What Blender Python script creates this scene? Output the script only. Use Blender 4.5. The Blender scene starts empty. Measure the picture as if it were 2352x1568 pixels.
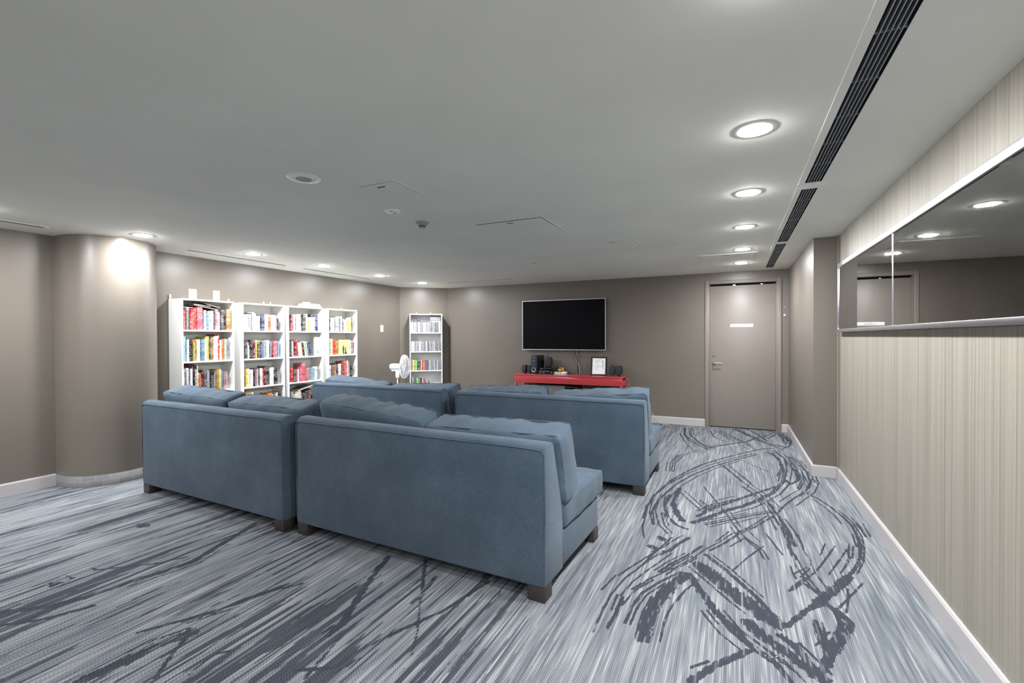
import bpy, bmesh, math, random
import numpy as np
from mathutils import Vector, Matrix, noise as mnoise

SC = bpy.context.scene
COL = SC.collection
PI = math.pi
rad = math.radians

# ------------------------------------------------------------------ camera
FPX, YAW, PITCH, ROLL, CAMH = 1077.0, 0.4417, -0.00887, -0.00357, 1.364
_f = np.array([-math.sin(YAW)*math.cos(PITCH), math.cos(YAW)*math.cos(PITCH), math.sin(PITCH)])
_r = np.cross(_f, [0, 0, 1]); _r /= np.linalg.norm(_r); _u = np.cross(_r, _f)
_c, _s = math.cos(ROLL), math.sin(ROLL)
CAM = np.array([_c*_r+_s*_u, -_s*_r+_c*_u, _f])
cam_d = bpy.data.cameras.new('camera'); cam = bpy.data.objects.new('camera', cam_d); COL.objects.link(cam)
cam_d.sensor_fit = 'HORIZONTAL'; cam_d.sensor_width = 36.0; cam_d.lens = FPX/2352*36.0
cam_d.clip_start = 0.02; cam_d.clip_end = 60
R3 = Matrix((CAM[0], CAM[1], -CAM[2])).transposed()
cam.matrix_world = Matrix.Translation((0, 0, CAMH)) @ R3.to_4x4()
SC.camera = cam
def ray(x, y): return CAM.T @ np.array([(x-1176)/FPX, -(y-784)/FPX, 1.0])
def at_plane(x, y, p, n):           # photo pixel -> point on a plane that the thing touches
    d = ray(x, y); o = np.array([0, 0, CAMH]); p = np.array(p, float); n = np.array(n, float)
    return o + d*(n @ (p-o))/(n @ d)
def at_floor(x, y): return at_plane(x, y, (0, 0, 0), (0, 0, 1))

# ------------------------------------------------------------------ world, exposure
w = bpy.data.worlds.new('world'); SC.world = w; w.use_nodes = True
w.node_tree.nodes['Background'].inputs[0].default_value = (0, 0, 0, 1)
SC.view_settings.view_transform = 'Standard'; SC.view_settings.look = 'None'
SC.view_settings.gamma = 1.0; SC.view_settings.use_curve_mapping = False
SC.view_settings.exposure = 0.85
LAMP_L = 430.0         # radiance of each downlight lens
LAMP_COL = (0.97, 0.985, 1.0)

# ------------------------------------------------------------------ room plan (metres)
H = 2.32
XR, XP, YP, YB, XL = 0.904, 0.703, 5.396, 7.698, -5.72
YC, XC = 7.13, -5.00
YREAR = -3.2
DL, DR, DTOP = -0.393, 0.616, 2.203
ZB = 0.111
random.seed(7)

# ------------------------------------------------------------------ materials
def srgb(r, g, b):
    f = lambda c: c/12.92 if c <= 0.04045 else ((c+0.055)/1.055)**2.4
    return (f(r/255), f(g/255), f(b/255), 1)
class NT:
    def __init__(s, name):
        s.m = bpy.data.materials.new(name); s.m.use_nodes = True; s.t = s.m.node_tree
        s.b = s.t.nodes['Principled BSDF']
    def n(s, typ, **kw):
        nd = s.t.nodes.new(typ)
        for k, v in kw.items(): setattr(nd, k, v)
        return nd
    def l(s, a, b): s.t.links.new(a, b)
    def val(s, sock, v):
        if isinstance(v, bpy.types.NodeSocket): s.l(v, sock)
        else: sock.default_value = v
    def math(s, op, a, b=0.0, c=None, clamp=False):
        nd = s.n('ShaderNodeMath', operation=op); nd.use_clamp = clamp
        s.val(nd.inputs[0], a); s.val(nd.inputs[1], b)
        if c is not None: s.val(nd.inputs[2], c)
        return nd.outputs[0]
    def mix(s, fac, a, b, blend='MIX'):
        nd = s.n('ShaderNodeMix', data_type='RGBA', blend_type=blend)
        s.val(nd.inputs[0], fac); s.val(nd.inputs[6], a); s.val(nd.inputs[7], b)
        return nd.outputs[2]
    def noise(s, vec, scale=1.0, detail=2.0, rough=0.5):
        nd = s.n('ShaderNodeTexNoise'); nd.inputs['Scale'].default_value = scale
        nd.inputs['Detail'].default_value = detail; nd.inputs['Roughness'].default_value = rough
        s.l(vec, nd.inputs['Vector']); return nd.outputs[0]
    def ramp(s, fac, stops, interp='LINEAR'):
        nd = s.n('ShaderNodeValToRGB'); cr = nd.color_ramp; cr.interpolation = interp
        while len(cr.elements) < len(stops): cr.elements.new(0.5)
        for e, (p, c) in zip(cr.elements, stops): e.position = p; e.color = c
        s.l(fac, nd.inputs[0]); return nd.outputs[0]
    def scaled(s, vec, sx, sy, sz, rot=0.0):
        nd = s.n('ShaderNodeMapping'); nd.inputs['Scale'].default_value = (sx, sy, sz)
        nd.inputs['Rotation'].default_value = (0, 0, rot); s.l(vec, nd.inputs['Vector']); return nd.outputs[0]
    def pos(s): return s.n('ShaderNodeNewGeometry').outputs['Position']
    def obj(s): return s.n('ShaderNodeTexCoord').outputs['Object']
    def bump(s, hgt, strength=0.2, dist=0.005):
        nd = s.n('ShaderNodeBump'); nd.inputs['Strength'].default_value = strength
        nd.inputs['Distance'].default_value = dist; s.l(hgt, nd.inputs['Height'])
        s.l(nd.outputs[0], s.b.inputs['Normal'])
    def set(s, base=None, rough=None, metal=None, spec=None):
        if base is not None: s.val(s.b.inputs['Base Color'], base)
        if rough is not None: s.val(s.b.inputs['Roughness'], rough)
        if metal is not None: s.b.inputs['Metallic'].default_value = metal
        if spec is not None: s.b.inputs['Specular IOR Level'].default_value = spec
        return s.m
M = {}
def plain(name, col, rough=0.5, metal=0.0, spec=0.5, var=0.06, scale=30):
    t = NT(name); c = srgb(*col)
    nz = t.noise(t.obj(), scale, 2)
    d = tuple(x*(1-var) for x in c[:3])+(1,); e = tuple(min(1, x*(1+var)) for x in c[:3])+(1,)
    M[name] = t.set(t.ramp(nz, [(0.3, d), (0.7, e)]), rough, metal, spec); return M[name]

def mk_paint(name, col, rough, spec, bump=0.04):
    t = NT(name); p = t.pos(); c = srgb(*col)
    nz = t.noise(p, 1.3, 3); d = tuple(x*0.96 for x in c[:3])+(1,); e = tuple(min(1, x*1.04) for x in c[:3])+(1,)
    t.set(t.ramp(nz, [(0.3, d), (0.7, e)]), rough, 0, spec)
    t.bump(t.noise(p, 220, 2), bump, 0.002); M[name] = t.m
mk_paint('wall_paint', (109, 102, 94), 0.36, 0.45)
mk_paint('ceiling_paint', (241, 240, 231), 0.85, 0.2, 0.03)
mk_paint('door_paint', (130, 122, 115), 0.42, 0.4, 0.02)
mk_paint('base_paint', (176, 172, 173), 0.5, 0.4, 0.01)

def mk_wallpaper():
    t = NT('wallpaper'); p = t.pos()
    a = t.noise(t.scaled(p, 0, 110, 0.35), 1, 2, 0.6); b = t.noise(t.scaled(p, 0, 9, 0.1), 1, 2)
    c = t.noise(t.scaled(p, 0, 300, 0.6), 1, 1)
    v = t.math('ADD', t.math('MULTIPLY', a, 0.6), t.math('ADD', t.math('MULTIPLY', b, 0.22), t.math('MULTIPLY', c, 0.18)))
    col = t.ramp(v, [(0.33, srgb(104, 97, 88)), (0.45, srgb(134, 128, 118)), (0.52, srgb(148, 143, 132)), (0.6, srgb(136, 128, 118)), (0.7, srgb(172, 168, 160))])
    g = t.noise(t.scaled(p, 0, 34, 0.2), 1.0, 1)
    col = t.mix(t.math('MULTIPLY', t.math('GREATER_THAN', g, 0.58), 0.35), col, srgb(124, 121, 104))
    t.set(col, 0.5, 0, 0.35); t.bump(a, 0.15, 0.002); M['wallpaper'] = t.m
mk_wallpaper()

def mk_carpet():
    t = NT('carpet'); p = t.pos(); sep = t.n('ShaderNodeSeparateXYZ'); t.l(p, sep.inputs[0])
    X, Y = sep.outputs[0], sep.outputs[1]
    PITCH_R = 112.0                                   # yarn rows per metre, running along the room
    fx = t.math('MULTIPLY', X, PITCH_R); row = t.math('FLOOR', fx); f = t.math('FRACT', fx)
    def vec(a, b, c=0.0):
        nd = t.n('ShaderNodeCombineXYZ'); t.val(nd.inputs[0], a); t.val(nd.inputs[1], b); t.val(nd.inputs[2], c); return nd.outputs[0]
    def sub(m, lo, hi):
        nd = t.n('ShaderNodeMapRange'); nd.inputs[1].default_value = lo; nd.inputs[2].default_value = hi; t.l(m, nd.inputs[0]); return nd.outputs[0]
    s1 = t.noise(vec(t.math('MULTIPLY', row, 0.73), t.math('MULTIPLY', Y, 1.7)), 1, 2, 0.6)
    s2 = t.noise(vec(t.math('MULTIPLY', row, 7.31), t.math('MULTIPLY', Y, 3.0), 4.0), 1, 1)
    s3 = t.noise(t.scaled(p, 7, 0.45, 0), 1, 1)
    v = t.math('ADD', t.math('MULTIPLY', s1, 0.55), t.math('ADD', t.math('MULTIPLY', s2, 0.35), t.math('MULTIPLY', s3, 0.22)))
    base = t.ramp(v, [(0.38, srgb(68, 73, 82)), (0.49, srgb(94, 100, 108)), (0.58, srgb(116, 120, 124)), (0.70, srgb(154, 155, 156))])
    wh = t.n('ShaderNodeTexWhiteNoise', noise_dimensions='1D'); t.l(row, wh.inputs['W'])
    tw = t.math('FRACT', t.math('ADD', t.math('ADD', t.math('MULTIPLY', Y, 74.0), t.math('MULTIPLY', f, 0.9)), wh.outputs[0]))
    yarn = t.math('MULTIPLY', sub(t.math('ABSOLUTE', t.math('SUBTRACT', tw, 0.5)), 0.42, 0.12), sub(t.math('ABSOLUTE', t.math('SUBTRACT', f, 0.5)), 0.5, 0.15))
    grain = t.noise(t.scaled(p, 420, 300, 0), 1, 1)
    yv = t.math('ADD', t.math('MULTIPLY', yarn, 0.65), t.math('MULTIPLY', grain, 0.45))
    base = t.mix(t.math('MULTIPLY', sub(yv, 0.45, 1.0), 0.38), base, srgb(172, 173, 173))
    base = t.mix(t.math('MULTIPLY', sub(yv, 0.45, 0.0), 0.60), base, srgb(48, 53, 63))
    at = t.n('ShaderNodeAttribute', attribute_name='motif').outputs['Fac']
    br = t.noise(vec(t.math('MULTIPLY', row, 3.37), t.math('MULTIPLY', Y, 8.0), 9.0), 1, 3, 0.65)
    br2 = t.noise(t.scaled(p, 40, 60, 0), 1, 2)
    e = t.math('ADD', at, t.math('ADD', t.math('MULTIPLY', t.math('SUBTRACT', br, 0.47), 2.6), t.math('MULTIPLY', t.math('SUBTRACT', br2, 0.5), 0.8)))
    hole = t.noise(vec(t.math('MULTIPLY', row, 5.9), t.math('MULTIPLY', Y, 4.5), 2.0), 1, 2, 0.6)
    mk = t.math('MULTIPLY', sub(e, -0.06, 0.06), t.math('SUBTRACT', 1.0, t.math('MULTIPLY', sub(hole, 0.58, 0.63), 0.6)))
    # slashes woven at a slight angle, in bundles
    bundle = sub(t.noise(t.scaled(p, 1.1, 0.7, 0, 0.3), 1, 1), 0.30, 0.62)
    rowx = vec(t.math('DIVIDE', row, PITCH_R), Y)
    sl = None
    for rot, sc, th in ((0.085, 24.0, 0.60), (-0.10, 20.0, 0.62), (0.17, 15.0, 0.64), (0.01, 34.0, 0.63)):
        nz = t.noise(t.scaled(rowx, sc, 0.62, 0, rot), 1, 2.0, 0.5)
        k = sub(t.math('ADD', t.math('ADD', nz, t.math('MULTIPLY', t.math('SUBTRACT', bundle, 0.6), 0.10)), t.math('MULTIPLY', t.math('SUBTRACT', br, 0.5), 0.10)), th, th+0.015)
        sl = k if sl is None else t.math('MAXIMUM', sl, k)
    mk = t.math('MAXIMUM', mk, t.math('MULTIPLY', t.math('MULTIPLY', sl, 0.9), sub(X, -0.62, -1.05)))
    dark = t.mix(sub(yv, 0.1, 0.9), srgb(32, 36, 45), srgb(60, 65, 75))
    t.set(t.mix(t.math('MULTIPLY', mk, 0.93), base, dark), 0.95, 0, 0.1)
    t.bump(yv, 0.4, 0.004); M['carpet'] = t.m
mk_carpet()

def mk_cove():
    t = NT('cove_carpet'); nd = t.n('ShaderNodeTexBrick'); uv = t.n('ShaderNodeTexCoord').outputs['UV']
    t.l(uv, nd.inputs['Vector']); nd.inputs['Scale'].default_value = 4.5
    nd.inputs['Color1'].default_value = srgb(118, 118, 121); nd.inputs['Color2'].default_value = srgb(96, 98, 102)
    nd.inputs['Mortar'].default_value = srgb(126, 125, 127); nd.inputs['Mortar Size'].default_value = 0.02
    nz = t.noise(t.pos(), 60, 3)
    t.set(t.mix(t.math('MULTIPLY', nz, 0.5), nd.outputs[0], srgb(120, 118, 118)), 0.9, 0, 0.1); M['cove_carpet'] = t.m
mk_cove()

def mk_fabric():
    t = NT('sofa_fabric'); p = t.obj()
    f = t.noise(t.scaled(p, 500, 500, 90), 1, 2); g = t.noise(t.scaled(p, 90, 500, 500), 1, 2); c = t.noise(p, 2.5, 4, 0.6)
    v = t.math('ADD', t.math('MULTIPLY', t.math('ADD', f, g), 0.3), t.math('MULTIPLY', c, 0.4))
    t.set(t.ramp(v, [(0.36, srgb(55, 69, 82)), (0.5, srgb(69, 83, 97)), (0.64, srgb(87, 101, 115))]), 0.92, 0, 0.15)
    t.b.inputs['Sheen Weight'].default_value = 0.08; t.b.inputs['Sheen Roughness'].default_value = 0.6
    t.bump(f, 0.12, 0.002); M['sofa_fabric'] = t.m
mk_fabric()

def mk_mirror():
    t = NT('tinted_mirror'); p = t.pos()
    nz = t.noise(t.scaled(p, 1, 2.2, 3.0), 1.6, 5, 0.6)
    sm = t.n('ShaderNodeMapRange'); sm.inputs[1].default_value = 0.4; sm.inputs[2].default_value = 0.8
    sm.inputs[3].default_value = 0.005; sm.inputs[4].default_value = 0.05; t.l(nz, sm.inputs[0])
    t.set(t.ramp(nz, [(0.3, (0.30, 0.30, 0.29, 1)), (0.75, (0.40, 0.395, 0.38, 1))]), sm.outputs[0], 1.0); M['tinted_mirror'] = t.m
mk_mirror()

plain('white_laminate', (238, 238, 236), 0.38, var=0.01)
plain('white_plastic', (246, 246, 244), 0.4, var=0.02)
plain('paper', (243, 243, 243), 0.8, var=0.01)
plain('pages', (226, 219, 203), 0.85, var=0.08, scale=90)
plain('leg_wood', (52, 47, 45), 0.45, var=0.2, scale=40)
plain('alu', (198, 200, 204), 0.32, 1.0, var=0.04)
plain('steel', (190, 188, 184), 0.25, 1.0, var=0.03)
plain('bezel', (186, 186, 188), 0.38, 0.7, var=0.03)
plain('screen', (15, 16, 19), 0.32, 0, 0.04, var=0.02)
plain('black_plastic', (26, 27, 30), 0.4, var=0.05)
plain('speaker_cloth', (38, 43, 51), 0.75, var=0.12, scale=300)
plain('gloss_black', (12, 12, 14), 0.12, var=0.02)
plain('red_lacquer', (176, 62, 66), 0.16, 0, 0.5, var=0.02)
plain('vent_dark', (40, 43, 48), 0.8)
plain('vent_metal', (150, 154, 158), 0.5, 0.3)
plain('vent_frame', (196, 197, 194), 0.7)
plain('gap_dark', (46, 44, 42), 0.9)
plain('letter_grey', (96, 96, 99), 0.6)
plain('letter_black', (28, 28, 30), 0.6)
plain('toy_yellow', (226, 170, 62), 0.35)
plain('rubber', (22, 22, 22), 0.8)
plain('box_grey', (104, 104, 106), 0.6)
plain('box_dark', (46, 45, 47), 0.6)
plain('cable_black', (24, 23, 24), 0.5)
plain('cable_white', (196, 192, 186), 0.5)
plain('detector_grey', (158, 157, 152), 0.55)
plain('marble_box', (190, 186, 182), 0.4, var=0.35, scale=60)
plain('ink', (60, 60, 66), 0.8)
plain('fan_white', (236, 237, 240), 0.35, var=0.01)

def emis(name, col, strength):
    t = NT(name); t.set((0.8, 0.8, 0.8, 1), 0.4)
    t.b.inputs['Emission Color'].default_value = (*col, 1); t.b.inputs['Emission Strength'].default_value = strength
    nz = t.noise(t.obj(), 20, 1); M[name] = t.m
    t.l(t.ramp(nz, [(0, (0.85, 0.85, 0.85, 1)), (1, (0.8, 0.8, 0.8, 1))]), t.b.inputs['Base Color'])
emis('lens', LAMP_COL, LAMP_L)

BC = dict(r=(196, 52, 48), m=(96, 36, 42), p=(196, 92, 108), o=(224, 112, 44), y=(228, 208, 110), t=(150, 110, 62),
          b=(88, 118, 178), l=(142, 186, 214), n=(58, 66, 90), g=(126, 190, 96), e=(186, 198, 164), w=(236, 236, 234),
          c=(226, 220, 200), s=(160, 160, 166), d=(78, 74, 78), k=(36, 33, 36), u=(140, 104, 116), q=(86, 124, 140))
BN = dict(r='red', m='maroon', p='rose pink', o='orange', y='yellow', t='tan brown', b='blue', l='pale blue', n='navy', g='green',
          e='pale green', w='white', c='cream', s='silver grey', d='charcoal', k='black', u='mauve', q='teal')
def mk_book(code):
    col = BC[code]; t = NT('cover_'+BN[code].replace(' ', '_')); c = srgb(*col); lum = sum(col)/3
    oi = t.n('ShaderNodeObjectInfo'); o = t.obj()
    ad = t.n('ShaderNodeVectorMath', operation='ADD'); t.l(o, ad.inputs[0])
    cb = t.n('ShaderNodeCombineXYZ'); r10 = t.math('MULTIPLY', oi.outputs['Random'], 37.0)
    for i in range(3): t.l(r10, cb.inputs[i])
    t.l(cb.outputs[0], ad.inputs[1])
    nz = t.noise(t.scaled(ad.outputs[0], 40, 260, 120), 1, 1.5, 0.7)
    band = t.noise(t.scaled(ad.outputs[0], 0, 0, 16), 1, 0.5)
    letters = t.math('MULTIPLY', t.math('GREATER_THAN', nz, 0.58), t.math('GREATER_THAN', band, 0.47))
    ink = srgb(70, 66, 70) if lum > 150 else srgb(225, 220, 212)
    blk = t.noise(t.scaled(ad.outputs[0], 0, 0, 9), 1, 0)
    c2 = tuple(min(1, x*(0.72 if lum > 120 else 1.7)) for x in c[:3])+(1,)
    base = t.mix(t.math('GREATER_THAN', blk, 0.62), c, c2)
    t.set(t.mix(t.math('MULTIPLY', letters, 0.8), base, ink), 0.45, 0, 0.4); M['bk_'+code] = t.m
for k_ in BC: mk_book(k_)
def mk_dvd():
    t = NT('dvd_sleeve'); oi = t.n('ShaderNodeObjectInfo'); o = t.obj()
    cb = t.n('ShaderNodeCombineXYZ'); r = t.math('MULTIPLY', oi.outputs['Random'], 91.0)
    for i in range(3): t.l(r, cb.inputs[i])
    ad = t.n('ShaderNodeVectorMath', operation='ADD'); t.l(o, ad.inputs[0]); t.l(cb.outputs[0], ad.inputs[1])
    nz = t.noise(t.scaled(ad.outputs[0], 60, 200, 90), 1, 2, 0.7)
    base = t.ramp(oi.outputs['Random'], [(0.0, srgb(225, 225, 226)), (0.26, srgb(176, 176, 180)), (0.42, srgb(110, 110, 118)), (0.58, srgb(64, 64, 70)), (0.74, srgb(34, 34, 38)), (0.86, srgb(190, 172, 172)), (0.94, srgb(84, 98, 138))], 'CONSTANT')
    t.set(t.mix(t.math('MULTIPLY', t.math('GREATER_THAN', nz, 0.52), 0.8), base, t.mix(t.math('GREATER_THAN', oi.outputs['Random'], 0.45), srgb(70, 68, 74), srgb(190, 190, 194))), 0.3, 0, 0.5); M['dvd'] = t.m
mk_dvd()

# ------------------------------------------------------------------ mesh helpers
class MB:
    def __init__(s): s.v = []; s.f = []; s.mi = []
    def add(s, vs, fs, mi=0, mat=None):
        o = len(s.v)
        if mat is not None: vs = [mat @ Vector(v) for v in vs]
        s.v += [tuple(v) for v in vs]; s.f += [tuple(i+o for i in f) for f in fs]; s.mi += [mi]*len(fs); return s
    def box(s, a, b, mi=0, mat=None):
        (x0, y0, z0), (x1, y1, z1) = a, b
        return s.add([(x0, y0, z0), (x1, y0, z0), (x1, y1, z0), (x0, y1, z0), (x0, y0, z1), (x1, y0, z1), (x1, y1, z1), (x0, y1, z1)],
                     [(0, 3, 2, 1), (4, 5, 6, 7), (0, 1, 5, 4), (1, 2, 6, 5), (2, 3, 7, 6), (3, 0, 4, 7)], mi, mat)
    def prism(s, prof, x0, x1, axis='x', mi=0, mat=None):     # closed profile extruded along an axis
        n = len(prof)
        P = (lambda t, a, b: (t, a, b)) if axis == 'x' else ((lambda t, a, b: (a, t, b)) if axis == 'y' else (lambda t, a, b: (a, b, t)))
        vs = [P(x0, a, b) for a, b in prof]+[P(x1, a, b) for a, b in prof]
        fs = [tuple(range(n)), tuple(range(2*n-1, n-1, -1))]+[(i, i+n, (i+1) % n+n, (i+1) % n) for i in range(n)]
        return s.add(vs, fs, mi, mat)
    def lathe(s, prof, seg=24, mi=0, mat=None):               # (r, z) profile about z
        vs, fs = [], []; n = len(prof)
        for k in range(seg):
            a = 2*PI*k/seg
            vs += [(r*math.cos(a), r*math.sin(a), z) for r, z in prof]
        for k in range(seg):
            k2 = (k+1) % seg
            for i in range(n-1): fs.append((k*n+i, k2*n+i, k2*n+i+1, k*n+i+1))
        return s.add(vs, fs, mi, mat)
    def tube(s, pts, r, seg=8, mi=0, closed=False):
        pts = [Vector(p) for p in pts]; n = len(pts); vs, fs = [], []
        up = Vector((0, 0, 1))
        for i, p in enumerate(pts):
            a = pts[(i-1) % n] if (i > 0 or closed) else p; b = pts[(i+1) % n] if (i < n-1 or closed) else p
            d = (b-a).normalized(); u = d.cross(up)
            if u.length < 1e-3: u = d.cross(Vector((1, 0, 0)))
            u.normalize(); v = d.cross(u)
            rr = r[i] if isinstance(r, (list, tuple)) else r
            vs += [p+u*(rr*math.cos(2*PI*k/seg))+v*(rr*math.sin(2*PI*k/seg)) for k in range(seg)]
        for i in range(n if closed else n-1):
            j = (i+1) % n
            for k in range(seg): fs.append((i*seg+k, j*seg+k, j*seg+(k+1) % seg, i*seg+(k+1) % seg))
        if not closed: fs += [tuple(range(seg)), tuple(range((n-1)*seg+seg-1, (n-1)*seg-1, -1))]
        return s.add(vs, fs, mi)
    def mesh(s, name, mats, bevel=0, seg=2, smooth=False, angle=0.6):
        me = bpy.data.meshes.new(name); me.from_pydata(s.v, [], s.f)
        for m in (mats if isinstance(mats, (list, tuple)) else [mats]): me.materials.append(M[m])
        for p, i in zip(me.polygons, s.mi): p.material_index = i
        bm = bmesh.new(); bm.from_mesh(me)
        bmesh.ops.recalc_face_normals(bm, faces=bm.faces)
        if bevel:
            es = [e for e in bm.edges if len(e.link_faces) == 2 and e.calc_face_angle(0) > 0.35]
            bmesh.ops.bevel(bm, geom=es, offset=bevel, segments=seg, profile=0.5, affect='EDGES', clamp_overlap=True)
        bm.to_mesh(me); bm.free()
        if smooth or bevel:
            for p in me.polygons: p.use_smooth = True
            try: me.set_sharp_from_angle(angle=angle)
            except Exception: pass
        return me
    def build(s, name, mats, parent=None, loc=(0, 0, 0), rot=(0, 0, 0), **kw):
        return link(name, s.mesh(name, mats, **kw), parent, loc, rot)
def link(name, me, parent=None, loc=(0, 0, 0), rot=(0, 0, 0)):
    o = bpy.data.objects.new(name, me); COL.objects.link(o); o.location = loc; o.rotation_euler = rot
    if parent is not None: o.parent = parent
    return o
def tag(o, label, cat, group=None, kind=None):
    o['label'] = label; o['category'] = cat
    if group: o['group'] = group
    if kind: o['kind'] = kind
    return o
def thing(name, label, cat, loc=(0, 0, 0), rot=(0, 0, 0), group=None, kind=None):
    return tag(link(name, None, None, loc, rot), label, cat, group, kind)
def structure(o, label, cat): return tag(o, label, cat, None, 'structure')
def text(name, body, size, mat, parent, loc, rot, depth=0.0006, sx=1.0):
    cu = bpy.data.curves.new(name, 'FONT'); cu.body = body; cu.size = size; cu.extrude = depth
    cu.align_x = 'CENTER'; cu.align_y = 'CENTER'; cu.resolution_u = 3
    tmp = bpy.data.objects.new('tmp', cu); COL.objects.link(tmp)
    bpy.context.view_layer.update()
    me = bpy.data.meshes.new_from_object(tmp.evaluated_get(bpy.context.evaluated_depsgraph_get()))
    bpy.data.objects.remove(tmp); me.name = name; me.materials.clear(); me.materials.append(M[mat])
    o = link(name, me, parent, loc, rot); o.scale = (sx, 1, 1); return o
ORD = 'zeroth first second third fourth fifth sixth seventh eighth ninth tenth eleventh twelfth thirteenth fourteenth fifteenth sixteenth seventeenth eighteenth nineteenth'.split()
def ordinal(i):
    if i < 20: return ORD[i]
    tens = {2: 'twent', 3: 'thirt', 4: 'fort'}[i//10]
    return tens+'ieth' if i % 10 == 0 else tens+'y-'+ORD[i % 10]

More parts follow.
